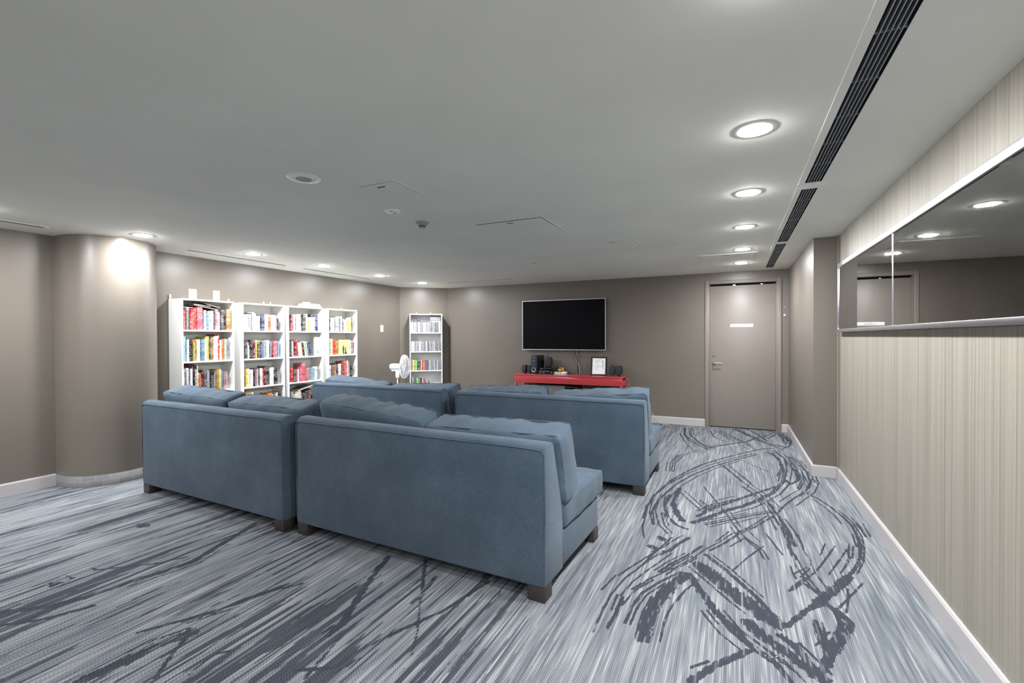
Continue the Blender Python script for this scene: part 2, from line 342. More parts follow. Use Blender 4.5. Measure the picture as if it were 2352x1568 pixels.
# ------------------------------------------------------------------ floor with woven motif field
Z6 = lambda x, y: (1200+x*1152/2352, 960+y*608/1241)     # reading frames on the photograph's carpet
Z5 = lambda x, y: (x*1200/2352, 1100+y*468/917)
STROKES = [  # frame, half width (m), points
 (6, .010, '1330 350 1390 380 1450 420 1500 460 1540 500 1570 550 1585 600 1582 660 1560 705 1530 740'),
 (6, .005, '1480 430 1550 490 1590 550 1605 610 1600 670 1570 730'),
 (6, .026, '1530 745 1480 790 1430 830 1390 860'), (6, .013, '1400 850 1320 910 1240 975'), (6, .010, '1420 870 1340 900 1270 940'),
 (6, .012, '570 470 585 410 620 360 700 290 780 245 850 215 950 185 1050 160 1120 145 1180 140'),
 (6, .010, '600 450 640 380 720 310 800 265 900 225 1000 195 1100 170'),
 (6, .016, '1150 160 1190 180 1212 210 1218 240 1200 270'), (6, .010, '1180 150 1230 190 1240 240 1225 300 1180 350 1080 400'),
 (6, .022, '735 330 715 370 710 410 725 450 750 480'), (6, .013, '690 360 670 410 680 460 720 500 770 520'),
 (6, .007, '640 380 625 440 640 500 680 540'), (6, .006, '575 470 562 510 570 560'),
 (6, .020, '800 490 870 465 950 435 1040 410 1130 375'), (6, .014, '820 460 900 420 1000 385 1100 350 1190 320'), (6, .010, '860 500 960 480 1080 455 1180 440'),
 (6, .009, '840 440 920 400 1020 375 1080 355'), (6, .006, '760 340 810 385 860 430 930 420'),
 (6, .006, '850 320 900 380 950 440 1000 510 1060 580 1110 620 1135 660'), (6, .005, '940 220 1000 270 1060 320 1120 360 1180 420'),
 (6, .009, '1120 360 1170 420 1210 470 1250 530 1280 600'), (6, .012, '1210 470 1240 540 1250 600 1275 660'),
 (6, .008, '1240 180 1300 210 1335 255 1350 300 1330 340 1290 365 1240 400 1190 450'), (6, .012, '1235 290 1260 310 1295 290 1285 240'),
 (6, .007, '1250 200 1290 240 1310 290 1290 330'), (6, .006, '1330 220 1360 280 1345 330'),
 (6, .045, '830 690 900 745 970 800 1040 855 1110 905 1190 965'), (6, .020, '775 730 830 800 900 900 960 960 1060 1060'),
 (6, .014, '860 640 940 700 1020 770 1100 840 1180 930'), (6, .030, '1060 960 1110 1010 1180 1060 1250 1110 1320 1160 1400 1220'),
 (6, .020, '1210 1020 1270 1060 1330 1130 1390 1200'), (6, .010, '900 900 980 1000 1080 1080 1180 1150 1260 1240'),
 (6, .030, '765 735 700 785 650 840 610 890 585 950 565 1030'), (6, .008, '740 720 640 770 560 820 510 890 480 960'),
 (6, .006, '660 620 560 690 480 750 420 820 380 890 330 1000'), (6, .010, '470 840 440 910 400 980'), (6, .007, '700 560 620 630 560 690'),
 (6, .024, '645 560 665 570'), (6, .022, '600 600 620 608'), (6, .012, '780 560 730 590 690 620 640 640'), (6, .010, '840 600 780 640 700 680 640 720'),
 (6, .009, '1175 460 1090 510 1010 545 940 590 880 620'), (6, .007, '1010 530 1060 570 1100 600'),
 (6, .006, '1140 540 1180 590 1220 640'), (6, .004, '1130 600 1060 650 990 710'),
 (6, .006, '1465 600 1430 650 1380 715 1330 755 1280 800'), (6, .006, '1280 640 1310 700 1350 760 1400 820'),
 (6, .012, '1310 770 1360 800 1420 850'), (6, .010, '1250 810 1300 770 1330 750'), (6, .006, '1525 800 1528 850 1520 910'),
 (6, .016, '1440 880 1490 915 1545 965'), (6, .016, '1545 965 1510 1030 1460 1100 1400 1190'), (6, .014, '1370 950 1400 1030 1430 1110 1440 1160'),
 (6, .012, '1500 960 1470 1020 1430 1080'), (6, .012, '1460 900 1500 980 1480 1060'), (6, .016, '1060 1090 990 1120 900 1160 840 1200 790 1235'),
 (6, .010, '760 45 758 75 780 105 830 130 880 150'), (6, .006, '780 45 785 80 830 115 900 140'), (6, .006, '740 70 760 110 800 150'),
 (6, .016, '860 140 950 125 1050 110 1110 90'), (6, .010, '1000 50 1060 75 1120 105 1180 130 1220 150'), (6, .012, '1050 50 1110 80 1150 110'),
 (6, .010, '1170 60 1230 80 1262 105 1255 130 1220 145'), (6, .020, '1180 125 1225 135'), (6, .006, '920 60 980 90 1060 130 1100 150'),
 (6, .006, '700 250 705 210 740 175 810 150'), (6, .008, '880 60 900 90 950 110'), (6, .010, '1150 95 1190 75 1240 95 1250 120'),
 (6, .006, '900 200 960 240 1030 300'), (6, .004, '1010 190 1080 220 1150 250'), (6, .004, '1030 270 1070 300 1050 330'),
 (5, .018, '0 560 160 480 360 400 530 280 640 210 700 180'), (5, .020, '0 600 240 570 420 520 560 470 720 420 870 370 1000 290 1150 200'),
 (5, .030, '380 900 560 820 700 750 860 690'), (5, .010, '620 690 840 630 1070 560 1230 500 1360 470'), (5, .008, '420 410 700 380 840 350'),
 (5, .006, '850 880 960 790 1040 770'), (5, .018, '1480 700 1540 650 1620 520 1690 420 1750 350'), (5, .010, '1915 360 1908 430 1900 500'),
 (5, .006, '1895 520 1880 680 1850 800'), (5, .008, '1230 430 1380 350 1500 290'), (5, .014, '0 660 200 630 420 570'),
 (5, .010, '1330 860 1500 850 1600 780 1780 690 2000 590 2200 460'), (5, .010, '700 890 780 780 850 700'), (5, .008, '0 310 160 270 330 250'),
 (5, .016, '240 480 420 380 560 310 700 240 900 140'), (5, .010, '820 640 960 600 1100 540 1300 470'), (5, .012, '0 130 160 90 300 60'),
 (5, .012, '1850 560 1900 520 1960 440'), (5, .008, '1370 900 1420 840 1540 700'), (5, .014, '100 640 300 560 540 480')]
SEG = []; _rng = np.random.default_rng(3)
for fr, hw, s in STROKES:
    q = [float(v) for v in s.split()]; P = [at_floor(*(Z6 if fr == 6 else Z5)(q[i], q[i+1]))[:2] for i in range(0, len(q), 2)]
    SEG += [(P[i], P[i+1], hw) for i in range(len(P)-1)]
    if len(P) >= 4:                                        # frayed companion lines beside the longer strokes
        P = np.array(P); tg = np.gradient(P, axis=0); nm = np.stack([-tg[:, 1], tg[:, 0]], 1)/(np.linalg.norm(tg, axis=1)[:, None]+1e-9)
        for _ in range(4 if fr == 6 and hw < 0.012 else 1):
            i0 = int(_rng.integers(0, len(P)-2)); i1 = int(_rng.integers(i0+2, len(P)+1)); off = float(_rng.choice([-1, 1])*_rng.uniform(hw+0.010, hw+0.06))
            Q = P[i0:i1]+nm[i0:i1]*(off+np.linspace(0, _rng.uniform(-0.02, 0.02), i1-i0)[:, None])
            SEG += [(Q[i], Q[i+1], float(_rng.uniform(0.003, 0.007))) for i in range(len(Q)-1)]
def make_floor():
    xs = np.concatenate([[XL-0.14, -5.0, -4.4, -3.9], np.arange(-3.4, -0.85, 0.013), np.arange(-0.85, 0.905, 0.0058), [XR+0.14]])
    ys = np.concatenate([[YREAR-0.14, -1.5, 0.2], np.arange(0.55, 7.72, 0.0098), [YB+0.14]])
    X, Y = np.meshgrid(xs, ys); m = np.full(X.shape, -6.0)
    for a, b, hw in SEG:
        d = b-a; L = d @ d+1e-9
        lo = np.minimum(a, b)-0.3; hi = np.maximum(a, b)+0.3
        i0, i1 = np.searchsorted(xs, [lo[0], hi[0]]); j0, j1 = np.searchsorted(ys, [lo[1], hi[1]])
        if i1 <= i0 or j1 <= j0: continue
        x, y = X[j0:j1, i0:i1], Y[j0:j1, i0:i1]
        t = np.clip(((x-a[0])*d[0]+(y-a[1])*d[1])/L, 0, 1)
        m[j0:j1, i0:i1] = np.maximum(m[j0:j1, i0:i1], 1-np.hypot(x-a[0]-t*d[0], y-a[1]-t*d[1])/max(hw, 0.0055))
    nx, ny = len(xs), len(ys)
    me = bpy.data.meshes.new('floor')
    idx = np.arange(nx*ny).reshape(ny, nx)
    quads = np.stack([idx[:-1, :-1], idx[:-1, 1:], idx[1:, 1:], idx[1:, :-1]], -1).reshape(-1, 4)
    me.vertices.add(nx*ny); me.vertices.foreach_set('co', np.stack([X, Y, np.zeros_like(X)], -1).ravel())
    me.loops.add(quads.size); me.loops.foreach_set('vertex_index', quads.ravel())
    me.polygons.add(len(quads)); me.polygons.foreach_set('loop_start', np.arange(0, quads.size, 4))
    me.polygons.foreach_set('loop_total', np.full(len(quads), 4))
    me.update(calc_edges=True); me.materials.append(M['carpet'])
    at = me.attributes.new('motif', 'FLOAT', 'POINT'); at.data.foreach_set('value', m.ravel().astype(np.float32))
    structure(link('floor', me), 'striped grey and blue carpet with dark swirling arcs', 'floor')
make_floor()

# ------------------------------------------------------------------ ceiling with openings for the air grilles
GR = [(0.40, 0.488, 0.9, 3.435), (0.40, 0.488, 3.575, 5.455), (0.40, 0.488, 5.57, 7.40)]     # wide grilles by the mirror
SL = [(-5.375, -5.325, 0.6, 1.93), (-5.36, -5.31, 3.09, 4.315), (-5.36, -5.31, 4.61, 5.89), (-4.50, -3.26, 6.91, 6.955)]
def make_ceiling():
    holes = GR+SL
    xs = sorted({XL-0.14, XR+0.14, *[h[0] for h in holes], *[h[1] for h in holes]})
    ys = sorted({YREAR-0.14, YB+0.14, *[h[2] for h in holes], *[h[3] for h in holes]})
    mb = MB()
    for i in range(len(xs)-1):
        for j in range(len(ys)-1):
            cx, cy = (xs[i]+xs[i+1])/2, (ys[j]+ys[j+1])/2
            if any(h[0] < cx < h[1] and h[2] < cy < h[3] for h in holes): continue
            mb.add([(xs[i], ys[j], H), (xs[i], ys[j+1], H), (xs[i+1], ys[j+1], H), (xs[i+1], ys[j], H)], [(0, 1, 2, 3)])
    me = mb.mesh('ceiling', 'ceiling_paint')
    bm = bmesh.new(); bm.from_mesh(me); bmesh.ops.remove_doubles(bm, verts=bm.verts, dist=1e-5)
    for f in bm.faces:
        if f.normal.z > 0: f.normal_flip()
    bm.to_mesh(me); bm.free()
    structure(link('ceiling', me), 'flat painted grey white ceiling', 'ceiling')
make_ceiling()

# ------------------------------------------------------------------ walls
T = 0.14
structure(MB().box((XL-T, YREAR, 0), (XL, YC+0.2, H)).build('wall_left', 'wall_paint'), 'taupe wall behind the row of bookcases', 'wall')
mb = MB().box((XC-0.6, YB, 0), (DL, YB+T, H)).box((DR, YB, 0), (XP+0.1, YB+T, H)).box((DL, YB, DTOP), (DR, YB+T, H))
structure(mb.build('wall_back', 'wall_paint'), 'taupe wall carrying the television and the storage door', 'wall')
structure(MB().prism([(XL, YC), (XC, YB), (XC-0.1, YB+T), (XL-T, YB+T), (XL-T, YC+0.1)], 0, H, 'z').build('wall_corner', 'wall_paint'), 'diagonal taupe corner wall behind the lone bookcase', 'wall')
structure(MB().box((XR, YREAR, 0), (XR+T, YP, H)).build('wall_right', 'wallpaper'), 'wall with vertical pinstripe beige wallpaper below the mirror', 'wall')
structure(MB().box((XP, YP, 0), (XR+T, YB+T, H)).build('wall_pier', 'wall_paint'), 'taupe pier stepping out between wallpaper and storage door', 'wall')
structure(MB().box((XL-T, YREAR-T, 0), (XR+T, YREAR, H)).build('wall_rear', 'wall_paint'), 'taupe wall closing the room opposite the television', 'wall')
CX, CY, CR = -5.605, 2.503, 0.376
def column_prof(r, n=36, x0=XL):
    return [(x0, CY-r)]+[(CX+r*math.cos(a), CY+r*math.sin(a)) for a in [(-PI/2+PI*i/n) for i in range(n+1)]]+[(x0, CY+r)]
mb = MB().prism(column_prof(CR), 0, H, 'z')
structure(mb.build('wall_column', 'wall_paint', smooth=True, angle=0.5), 'round taupe column bulging from the wall beside the bookcases', 'column')
# column cove strip with its own patterned carpet
me = bpy.data.meshes.new('baseboard_column'); pr = column_prof(CR+0.007); vs, fs, uv = [], [], []
n = len(pr); L = 0; Ls = [0]
for i in range(1, n): L += math.dist(pr[i], pr[i-1]); Ls.append(L)
vs = [(x, y, 0.001) for x, y in pr]+[(x, y, 0.103) for x, y in pr]+[(x, y, 0.103) for x, y in column_prof(CR)]
fs = [(i, i+1, n+i+1, n+i) for i in range(n-1)]+[(n+i, n+i+1, 2*n+i+1, 2*n+i) for i in range(n-1)]
me.from_pydata(vs, [], fs); me.materials.append(M['cove_carpet']); ul = me.uv_layers.new()
for p in me.polygons:
    p.use_smooth = True
    for li in p.loop_indices:
        v = me.loops[li].vertex_index; ul.data[li].uv = (Ls[v % n], vs[v][2])
structure(link('baseboard_column', me), 'grey patterned carpet strip around the foot of the round column', 'baseboard')
def base(name, p, q, nrm, label):
    p, q, nrm = Vector((*p, 0)), Vector((*q, 0)), Vector((*nrm, 0)).normalized()
    prof = [(0, 0.0), (0.016, 0.0), (0.016, ZB-0.012), (0.010, ZB), (0, ZB)]
    vs = [e+nrm*a+Vector((0, 0, b)) for e in (p, q) for a, b in prof]
    fs = [(0, 1, 2, 3, 4), (9, 8, 7, 6, 5)]+[(i, i+5, (i+1) % 5+5, (i+1) % 5) for i in range(5)]
    structure(MB().add(vs, fs).build(name, 'base_paint'), label, 'baseboard')
base('baseboard_left', (XL, YREAR), (XL, CY-CR-0.007), (1, 0), 'white baseboard leading up to the round column')
base('baseboard_left_far', (XL, CY+CR+0.007), (XL, YC), (1, 0), 'white baseboard behind the row of bookcases')
base('baseboard_corner', (XL, YC), (XC, YB), (0.62, -0.78), 'white baseboard under the diagonal corner wall')
base('baseboard_back', (XC, YB), (DL-0.002, YB), (0, -1), 'white baseboard below the television as far as the door')
base('baseboard_back_door', (DR+0.002, YB), (XP, YB), (0, -1), 'short white baseboard between door frame and pier')
base('baseboard_pier', (XP, YB-0.016), (XP, YP), (-1, 0), 'white baseboard along the long side of the pier')
base('baseboard_pier_end', (XP-0.016, YP), (XR-0.016, YP), (0, -1), 'short white baseboard across the end of the pier')
base('baseboard_right', (XR, YP), (XR, YREAR), (-1, 0), 'long white baseboard under the pinstripe wallpaper')
structure(MB().box((XR-0.012, YP-0.035, ZB), (XR, YP-0.002, H)).build('trim_1', 'wallpaper', bevel=0.003), 'thin vertical edge strip where wallpaper meets the pier', 'trim')

# ------------------------------------------------------------------ door
d = structure(link('door_1', None, None, ((DL+DR)/2, YB, 0)), 'taupe metal storage door with lever handle and frame', 'door')
cx = (DL+DR)/2; fl, fr_ = DL-cx, DR-cx
def jamb(a, b): return MB().box((a, -0.022, 0), (b, 0.11, DTOP))
mb = MB().box((fl, -0.022, 0), (fl+0.052, 0.11, DTOP)).box((fl+0.052, 0.012, 0), (fl+0.064, 0.11, DTOP-0.052))
mb.build('door_jamb', 'door_paint', d, bevel=0.002)
mb = MB().box((fr_-0.052, -0.022, 0), (fr_, 0.11, DTOP)).box((fr_-0.068, 0.012, 0), (fr_-0.052, 0.11, DTOP-0.052))
mb.build('door_jamb', 'door_paint', d, bevel=0.002)
MB().box((fl+0.052, -0.022, DTOP-0.052), (fr_-0.052, 0.11, DTOP)).build('door_head', 'door_paint', d, bevel=0.002)
leaf = MB().box((fl+0.066, 0.016, 0.012), (fr_-0.070, 0.06, 2.122)).build('door_leaf', 'door_paint', d, bevel=0.002)
MB().box((fl+0.06, 0.09, 0.0), (fr_-0.06, 0.108, DTOP-0.05)).build('shade_backing', 'gap_dark', d)  # dark sheet behind the leaf; its colour stands for the unlit void
hx = -0.272-cx
mb = MB().lathe([(0, -0.012), (0.026, -0.012), (0.028, -0.004), (0.028, 0)], 24, 0, Matrix.Translation((hx, 0.016, 0.968)) @ Matrix.Rotation(PI/2, 4, 'X') @ Matrix.Scale(-1, 4, (0, 0, 1)))
hd = mb.build('door_handle', 'steel', leaf, smooth=True)
MB().tube([(hx, 0.014, 0.968), (hx, -0.035, 0.968), (hx+0.012, -0.045, 0.968), (hx+0.11, -0.045, 0.968)], 0.0085, 10).build('lever', 'steel', hd, smooth=True)
mb = MB().lathe([(0, 0.008), (0.012, 0.008), (0.017, 0.004), (0.018, 0)], 20, 0, Matrix.Translation((hx, 0.016, 1.073)) @ Matrix.Rotation(PI/2, 4, 'X'))
mb.box((hx-0.0015, 0.006, 1.066), (hx+0.0015, 0.0085, 1.080), 1).build('lock_cylinder', ['steel', 'gap_dark'], leaf, smooth=True)
for x in (-0.12, 0.24): MB().box((x, 0.004, 2.122), (x+0.03, 0.05, 2.134)).build('door_contact', 'steel', d)
sg = thing('door_sign', 'white STORAGE name plate on the taupe door', 'sign', (0.105, YB+0.0145, 1.527))
MB().box((-0.152, -0.003, -0.023), (0.152, 0, 0.023)).build('plate', 'white_plastic', sg, bevel=0.001)
text('lettering', 'STORAGE', 0.030, 'letter_grey', sg, (0, -0.0034, 0), (PI/2, 0, 0), sx=1.05)
for z, r, mt, lb in ((1.78, 0.010, 'steel', 'small steel contact button on wall beside door frame'), (1.666, 0.0135, 'white_plastic', 'small round white button on wall beside door frame')):
    tag(MB().lathe([(0, 0.010), (r*0.7, 0.010), (r, 0.005), (r, 0)], 20).build('wall_button', mt, None, (0.655, YB, z), (PI/2, 0, 0), smooth=True), lb, 'button', 'buttons beside the door')
sw = thing('light_switch', 'white rocker light switch on wall between bookcases and corner', 'switch', (XL, 6.62, 1.53))
MB().box((0, -0.036, -0.058), (0.006, 0.036, 0.058)).build('switch_plate', 'white_plastic', sw, bevel=0.002)
MB().box((0.006, -0.016, -0.033), (0.011, 0.016, 0.033)).build('rocker', 'white_plastic', sw, bevel=0.002)

# ------------------------------------------------------------------ downlights
LAMPS = [(0.087, y) for y in (6.81, 5.73, 4.575, 3.50, 2.449, 1.36, 0.27, -0.82, -1.92)]+[(-4.94, y) for y in (6.77, 5.68, 4.59, 3.57, 2.47, 1.38, 0.27, -0.82, -1.92)]
trim_me = MB().lathe([(0.070, -0.0005), (0.074, -0.0034), (0.086, -0.0022), (0.088, 0.0)], 40).mesh('trim_ring', 'white_plastic', smooth=True)
lens_me = MB().lathe([(0.0005, -0.0105), (0.035, -0.009), (0.058, -0.0055), (0.071, -0.001)], 20).mesh('lens', 'lens', smooth=True)
for i, (x, y) in enumerate(LAMPS):
    k = i % 9; row = 'row beside the air grilles' if i < 9 else 'row above the bookcases'
    t = thing('downlight', 'round recessed ceiling downlight, %s from the television wall, %s' % (ordinal(k+1), row), 'downlight', (x, y, H), group='recessed downlights')
    link('trim_ring', trim_me, t); link('lens', lens_me, t)

# ------------------------------------------------------------------ air grilles
def grille(hole, label, slats, cross, ax=1, frame=0.034):
    x0, x1, y0, y1 = hole; cx, cy = (x0+x1)/2, (y0+y1)/2
    t = thing('air_grille', label, 'vent', (cx, cy, H), group='ceiling air grilles')
    a0, a1, b0, b1 = x0-cx, x1-cx, y0-cy, y1-cy; z0 = -0.002
    mb = MB().box((a0-frame, b0-frame, z0), (a0, b1+frame, 0)).box((a1, b0-frame, z0), (a1+frame, b1+frame, 0))
    mb.box((a0, b0-frame, z0), (a1, b0, 0)).box((a0, b1, z0), (a1, b1+frame, 0)).build('frame', 'ceiling_paint', t)
    mb = MB().box((a0-0.003, b0, 0), (a0, b1, 0.09)).box((a1, b0, 0), (a1+0.003, b1, 0.09)).box((a0, b0, 0.087), (a1, b1, 0.09)).box((a0, b0-0.003, 0), (a1, b0, 0.09)).box((a0, b1, 0), (a1, b1+0.003, 0.09))
    mb.build('duct_box', 'vent_dark', t)
    if ax == 1:
        me = MB().box((-0.0022, b0, 0.0), (0.0022, b1, 0.016)).mesh('slat', 'vent_metal')
        for i in range(1, slats+1): link('slat', me, t, (a0+(a1-a0)*i/(slats+1), 0, -0.003))
        if cross:
            me = MB().box((a0, -0.004, 0.005), (a1, 0.004, 0.016)).mesh('crossbar', 'vent_metal')
            nb = round((b1-b0)/cross)
            for i in range(1, nb): link('crossbar', me, t, (0, b0+(b1-b0)*i/nb, 0))
    else:
        me = MB().box((a0, -0.002, 0.0), (a1, 0.002, 0.014)).mesh('slat', 'vent_metal')
        for i in range(1, slats+1): link('slat', me, t, (0, b0+(b1-b0)*i/(slats+1), -0.003))
grille(GR[0], 'long slatted air grille above the mirror, farthest from the door', 5, 0.32)
grille(GR[1], 'middle slatted air grille of the row beside the downlights', 5, 0.32)
grille(GR[2], 'slatted air grille ending at the storage door wall', 5, 0.32)
grille(SL[0], 'narrow slot air grille above the wall before the round column', 1, 0, frame=0.02)
grille(SL[1], 'narrow slot air grille above the bookcase beside the column', 1, 0, frame=0.02)
grille(SL[2], 'narrow slot air grille above the bookcase nearest the light switch', 1, 0, frame=0.02)
grille(SL[3], 'narrow slot air grille running parallel to the television wall', 1, 0, ax=0, frame=0.02)

# ------------------------------------------------------------------ ceiling panels and devices
def access(x0, x1, y0, y1, label, tilt=0.0, latch=True):
    cx, cy = (x0+x1)/2, (y0+y1)/2; a, b = (x1-x0)/2, (y1-y0)/2
    t = thing('access_panel', label, 'panel', (cx, cy, H), group='ceiling access panels')
    f = 0.02
    mb = MB().box((-a-f, -b-f, -0.0015), (-a, b+f, 0)).box((a, -b-f, -0.0015), (a+f, b+f, 0)).box((-a, -b-f, -0.0015), (a, -b, 0)).box((-a, b, -0.0015), (a, b+f, 0))
    mb.build('frame', 'ceiling_paint', t)
    MB().box((-a, -b, -0.0004), (a, b, 0)).build('shadow_gap', 'gap_dark', t)
    g = 0.0035
    p = MB().box((-a+g, -b+g, -0.0025), (a-g, b-g, -0.0005)).build('hatch', 'ceiling_paint', t, (0, 0, -0.001-abs(tilt)*b), (tilt, 0, 0))
    if latch: MB().box((-0.03, -b+0.05, -0.004), (0.03, -b+0.062, -0.0024)).build('latch', 'gap_dark', p)
access(-1.98, -1.385, 3.475, 4.02, 'square ceiling access panel left slightly ajar, dark gap', 0.006)
access(-0.376, 0.23, 5.985, 6.52, 'square ceiling access panel beside the downlight nearest the door')
access(-2.63, -2.0, 5.5, 6.12, 'square ceiling access panel before the television wall')
access(-1.33, -0.89, 4.65, 5.06, 'small square ceiling access panel in the middle of room')
access(-2.15, -1.88, 2.28, 2.55, 'smallest square ceiling access panel beside the round speaker')
t = thing('ceiling_speaker', 'round white ceiling speaker with perforated centre', 'speaker', (-2.326, 2.013, H))
MB().lathe([(0.047, -0.0065), (0.06, -0.007), (0.085, -0.005), (0.095, -0.001), (0.096, 0)], 48).build('bezel', 'white_plastic', t, smooth=True)
MB().lathe([(0.0005, -0.006), (0.047, -0.0055)], 32).build('grille', 'vent_frame', t)
hm = MB().lathe([(0.0001, -0.0068), (0.0016, -0.0066)], 6)
mb = MB()
for rr, nn in ((0.0, 1), (0.008, 6), (0.016, 12), (0.024, 18), (0.032, 24), (0.040, 30)):
    for k in range(nn):
        a = 2*PI*k/nn; mb.add([(v[0]+rr*math.cos(a), v[1]+rr*math.sin(a), v[2]) for v in hm.v], hm.f)
o = mb.build('perforation', 'gap_dark', t); o['kind'] = 'stuff'
for a in (0.9, 0.9+PI): MB().lathe([(0.0003, -0.0085), (0.004, -0.008), (0.005, -0.006)], 10).build('screw', 'letter_grey', t, (0.058*math.cos(a), 0.058*math.sin(a), 0))
t = thing('ceiling_strobe', 'flat white round ceiling alarm disc with small lens', 'alarm', (-2.324, 2.82, H))
MB().lathe([(0.0005, -0.012), (0.045, -0.012), (0.055, -0.008), (0.058, 0)], 36).build('body', 'white_plastic', t, smooth=True)
MB().box((-0.008, -0.03, -0.018), (0.008, -0.006, -0.011)).build('lens_block', 'steel', t, bevel=0.002)
MB().box((-0.012, 0.02, -0.014), (0.012, 0.028, -0.0115)).build('slot', 'letter_grey', t)
t = thing('smoke_detector', 'grey domed smoke detector on the ceiling', 'smoke detector', (-2.333, 3.203, H))
MB().lathe([(0.030, -0.026), (0.045, -0.016), (0.055, -0.004), (0.055, 0)], 36).build('base', 'detector_grey', t, smooth=True)
MB().lathe([(0.0005, -0.048), (0.02, -0.047), (0.026, -0.042), (0.028, -0.036), (0.028, -0.026)], 30).build('chamber', 'detector_grey', t, smooth=True)
MB().lathe([(0.0285, -0.041), (0.0295, -0.039), (0.0295, -0.034), (0.0285, -0.032)], 30).build('insect_screen', 'box_dark', t, smooth=True)

# ------------------------------------------------------------------ mirror board on the wallpaper wall
MY1, MZ0, MZ1 = 5.235, 1.408, 2.024
mir = thing('wall_mirror', 'long tinted mirror board in aluminium frame on the pinstripe wall', 'mirror', (XR, MY1, MZ0))
MYS = [0.0, -1.645, -3.30, -4.95]
for i in range(3):
    MB().box((-0.026, MYS[i+1]+0.003, 0.016), (-0.018, MYS[i]-(0.012 if i == 0 else 0.003), MZ1-MZ0-0.033)).build('glass_panel', 'tinted_mirror', mir)
for i in (1, 2): MB().box((-0.0285, MYS[i]-0.004, 0.016), (-0.014, MYS[i]+0.004, MZ1-MZ0-0.033)).build('joint_strip', 'alu', mir)
MB().box((-0.018, MYS[3], 0.002), (0, -0.002, MZ1-MZ0-0.002)).build('backing', 'box_dark', mir)
MB().box((-0.040, MYS[3], -0.006), (0, 0, 0.020)).build('bottom_rail', 'alu', mir, bevel=0.003)
MB().box((-0.034, MYS[3], MZ1-MZ0-0.034), (0, 0, MZ1-MZ0+0.006)).build('top_rail', 'alu', mir, bevel=0.003)
MB().box((-0.034, -0.012, 0.02), (0, 0, MZ1-MZ0-0.034)).build('end_rail', 'alu', mir, bevel=0.002)

# ------------------------------------------------------------------ television
tv = thing('television', 'large black flat television with silver bezel on the wall', 'television', (-2.645, YB, 1.573))
W2, H2 = 0.748, 0.431
MB().box((-W2+0.012, -0.0935, -H2+0.012), (W2-0.012, -0.087, H2-0.012)).build('screen', 'screen', tv)
mb = MB().box((-W2, -0.096, H2-0.012), (W2, -0.07, H2)).box((-W2, -0.096, -H2), (W2, -0.07, -H2+0.014)).box((-W2, -0.096, -H2+0.014), (-W2+0.012, -0.07, H2-0.012)).box((W2-0.012, -0.096, -H2+0.014), (W2, -0.07, H2-0.012))
mb.build('bezel', 'bezel', tv)
MB().box((-W2+0.004, -0.087, -H2+0.004), (W2-0.004, -0.06, H2-0.004)).box((-0.5, -0.06, -0.30), (0.5, -0.038, 0.22)).build('housing', 'black_plastic', tv, bevel=0.004)
MB().box((-0.28, -0.04, -0.16), (0.28, -0.004, 0.16)).build('wall_bracket', 'black_plastic', tv)
MB().box((-0.02, -0.098, -H2-0.006), (0.02, -0.07, -H2+0.004)).build('sensor_tab', 'bezel', tv, bevel=0.002)
mb = MB()
for j, r0 in enumerate((0, 1, 2)):
    off = [(0, 0), (0.008, -0.004), (-0.006, 0.004)][j]
    pts = [(-2.425+off[0], YB-0.035+off[1], 1.15), (-2.41+off[0]*1.5, YB-0.05, 1.08), (-2.40-off[0]*1.5, YB-0.05+off[1], 0.98), (-2.375+off[0]*2, YB-0.05, 0.86), (-2.36+off[0]*3, YB-0.08+off[1]*3, 0.755)]
    mb.tube(pts, 0.0032 if j == 1 else 0.0065, 8, 1 if j == 1 else 0)
tag(mb.build('cable_bundle', ['cable_black', 'cable_white'], smooth=True), 'twisted black and white cables hanging below the television', 'cable')
mb = MB().tube([(-2.93, YB-0.03, 1.15), (-2.94, YB-0.012, 1.08), (-2.96, YB-0.012, 1.0), (-2.95, YB-0.02, 0.88), (-2.95, YB-0.05, 0.75)], 0.0022, 6)
tag(mb.build('thin_wire', 'cable_black', smooth=True), 'thin dark wire running down wall behind the small loudspeaker', 'wire')

# ------------------------------------------------------------------ red desk and what stands on it
DX0, DX1, DY0, DY1, DZ = -3.40, -1.55, 7.27, 7.665, 0.742
desk = thing('desk', 'glossy red narrow desk with thick top under the television', 'desk', ((DX0+DX1)/2, (DY0+DY1)/2, 0))
a, b = (DX1-DX0)/2, (DY1-DY0)/2
MB().box((-a, -b, DZ-0.026), (a, b, DZ)).build('top', 'red_lacquer', desk, bevel=0.003)
MB().box((-a+0.006, -b+0.006, DZ-0.145), (a-0.006, -b+0.026, DZ-0.028)).build('front_apron', 'red_lacquer', desk, bevel=0.002)
MB().box((-a+0.006, b-0.026, DZ-0.145), (a-0.006, b-0.006, DZ-0.028)).build('back_apron', 'red_lacquer', desk, bevel=0.002)
MB().box((-a+0.006, -b+0.027, DZ-0.145), (a-0.006, b-0.027, DZ-0.128)).build('under_panel', 'red_lacquer', desk)
for s in (-1, 1):
    xa, xb = sorted((s*(a-0.004), s*(a-0.036)))
    MB().box((xa, -b+0.028, DZ-0.127), (xb, b-0.028, DZ-0.060)).build('side_rail', 'red_lacquer', desk, bevel=0.002)
    MB().box((xa, -b+0.004, 0), (xb, -b+0.048, DZ-0.146)).build('leg', 'red_lacquer', desk, bevel=0.002)
    MB().box((xa, b-0.048, 0), (xb, b-0.004, DZ-0.146)).build('leg', 'red_lacquer', desk, bevel=0.002)
    MB().box((xa, -b+0.05, 0.0), (xb, b-0.05, 0.035)).build('foot_rail', 'red_lacquer', desk, bevel=0.002)

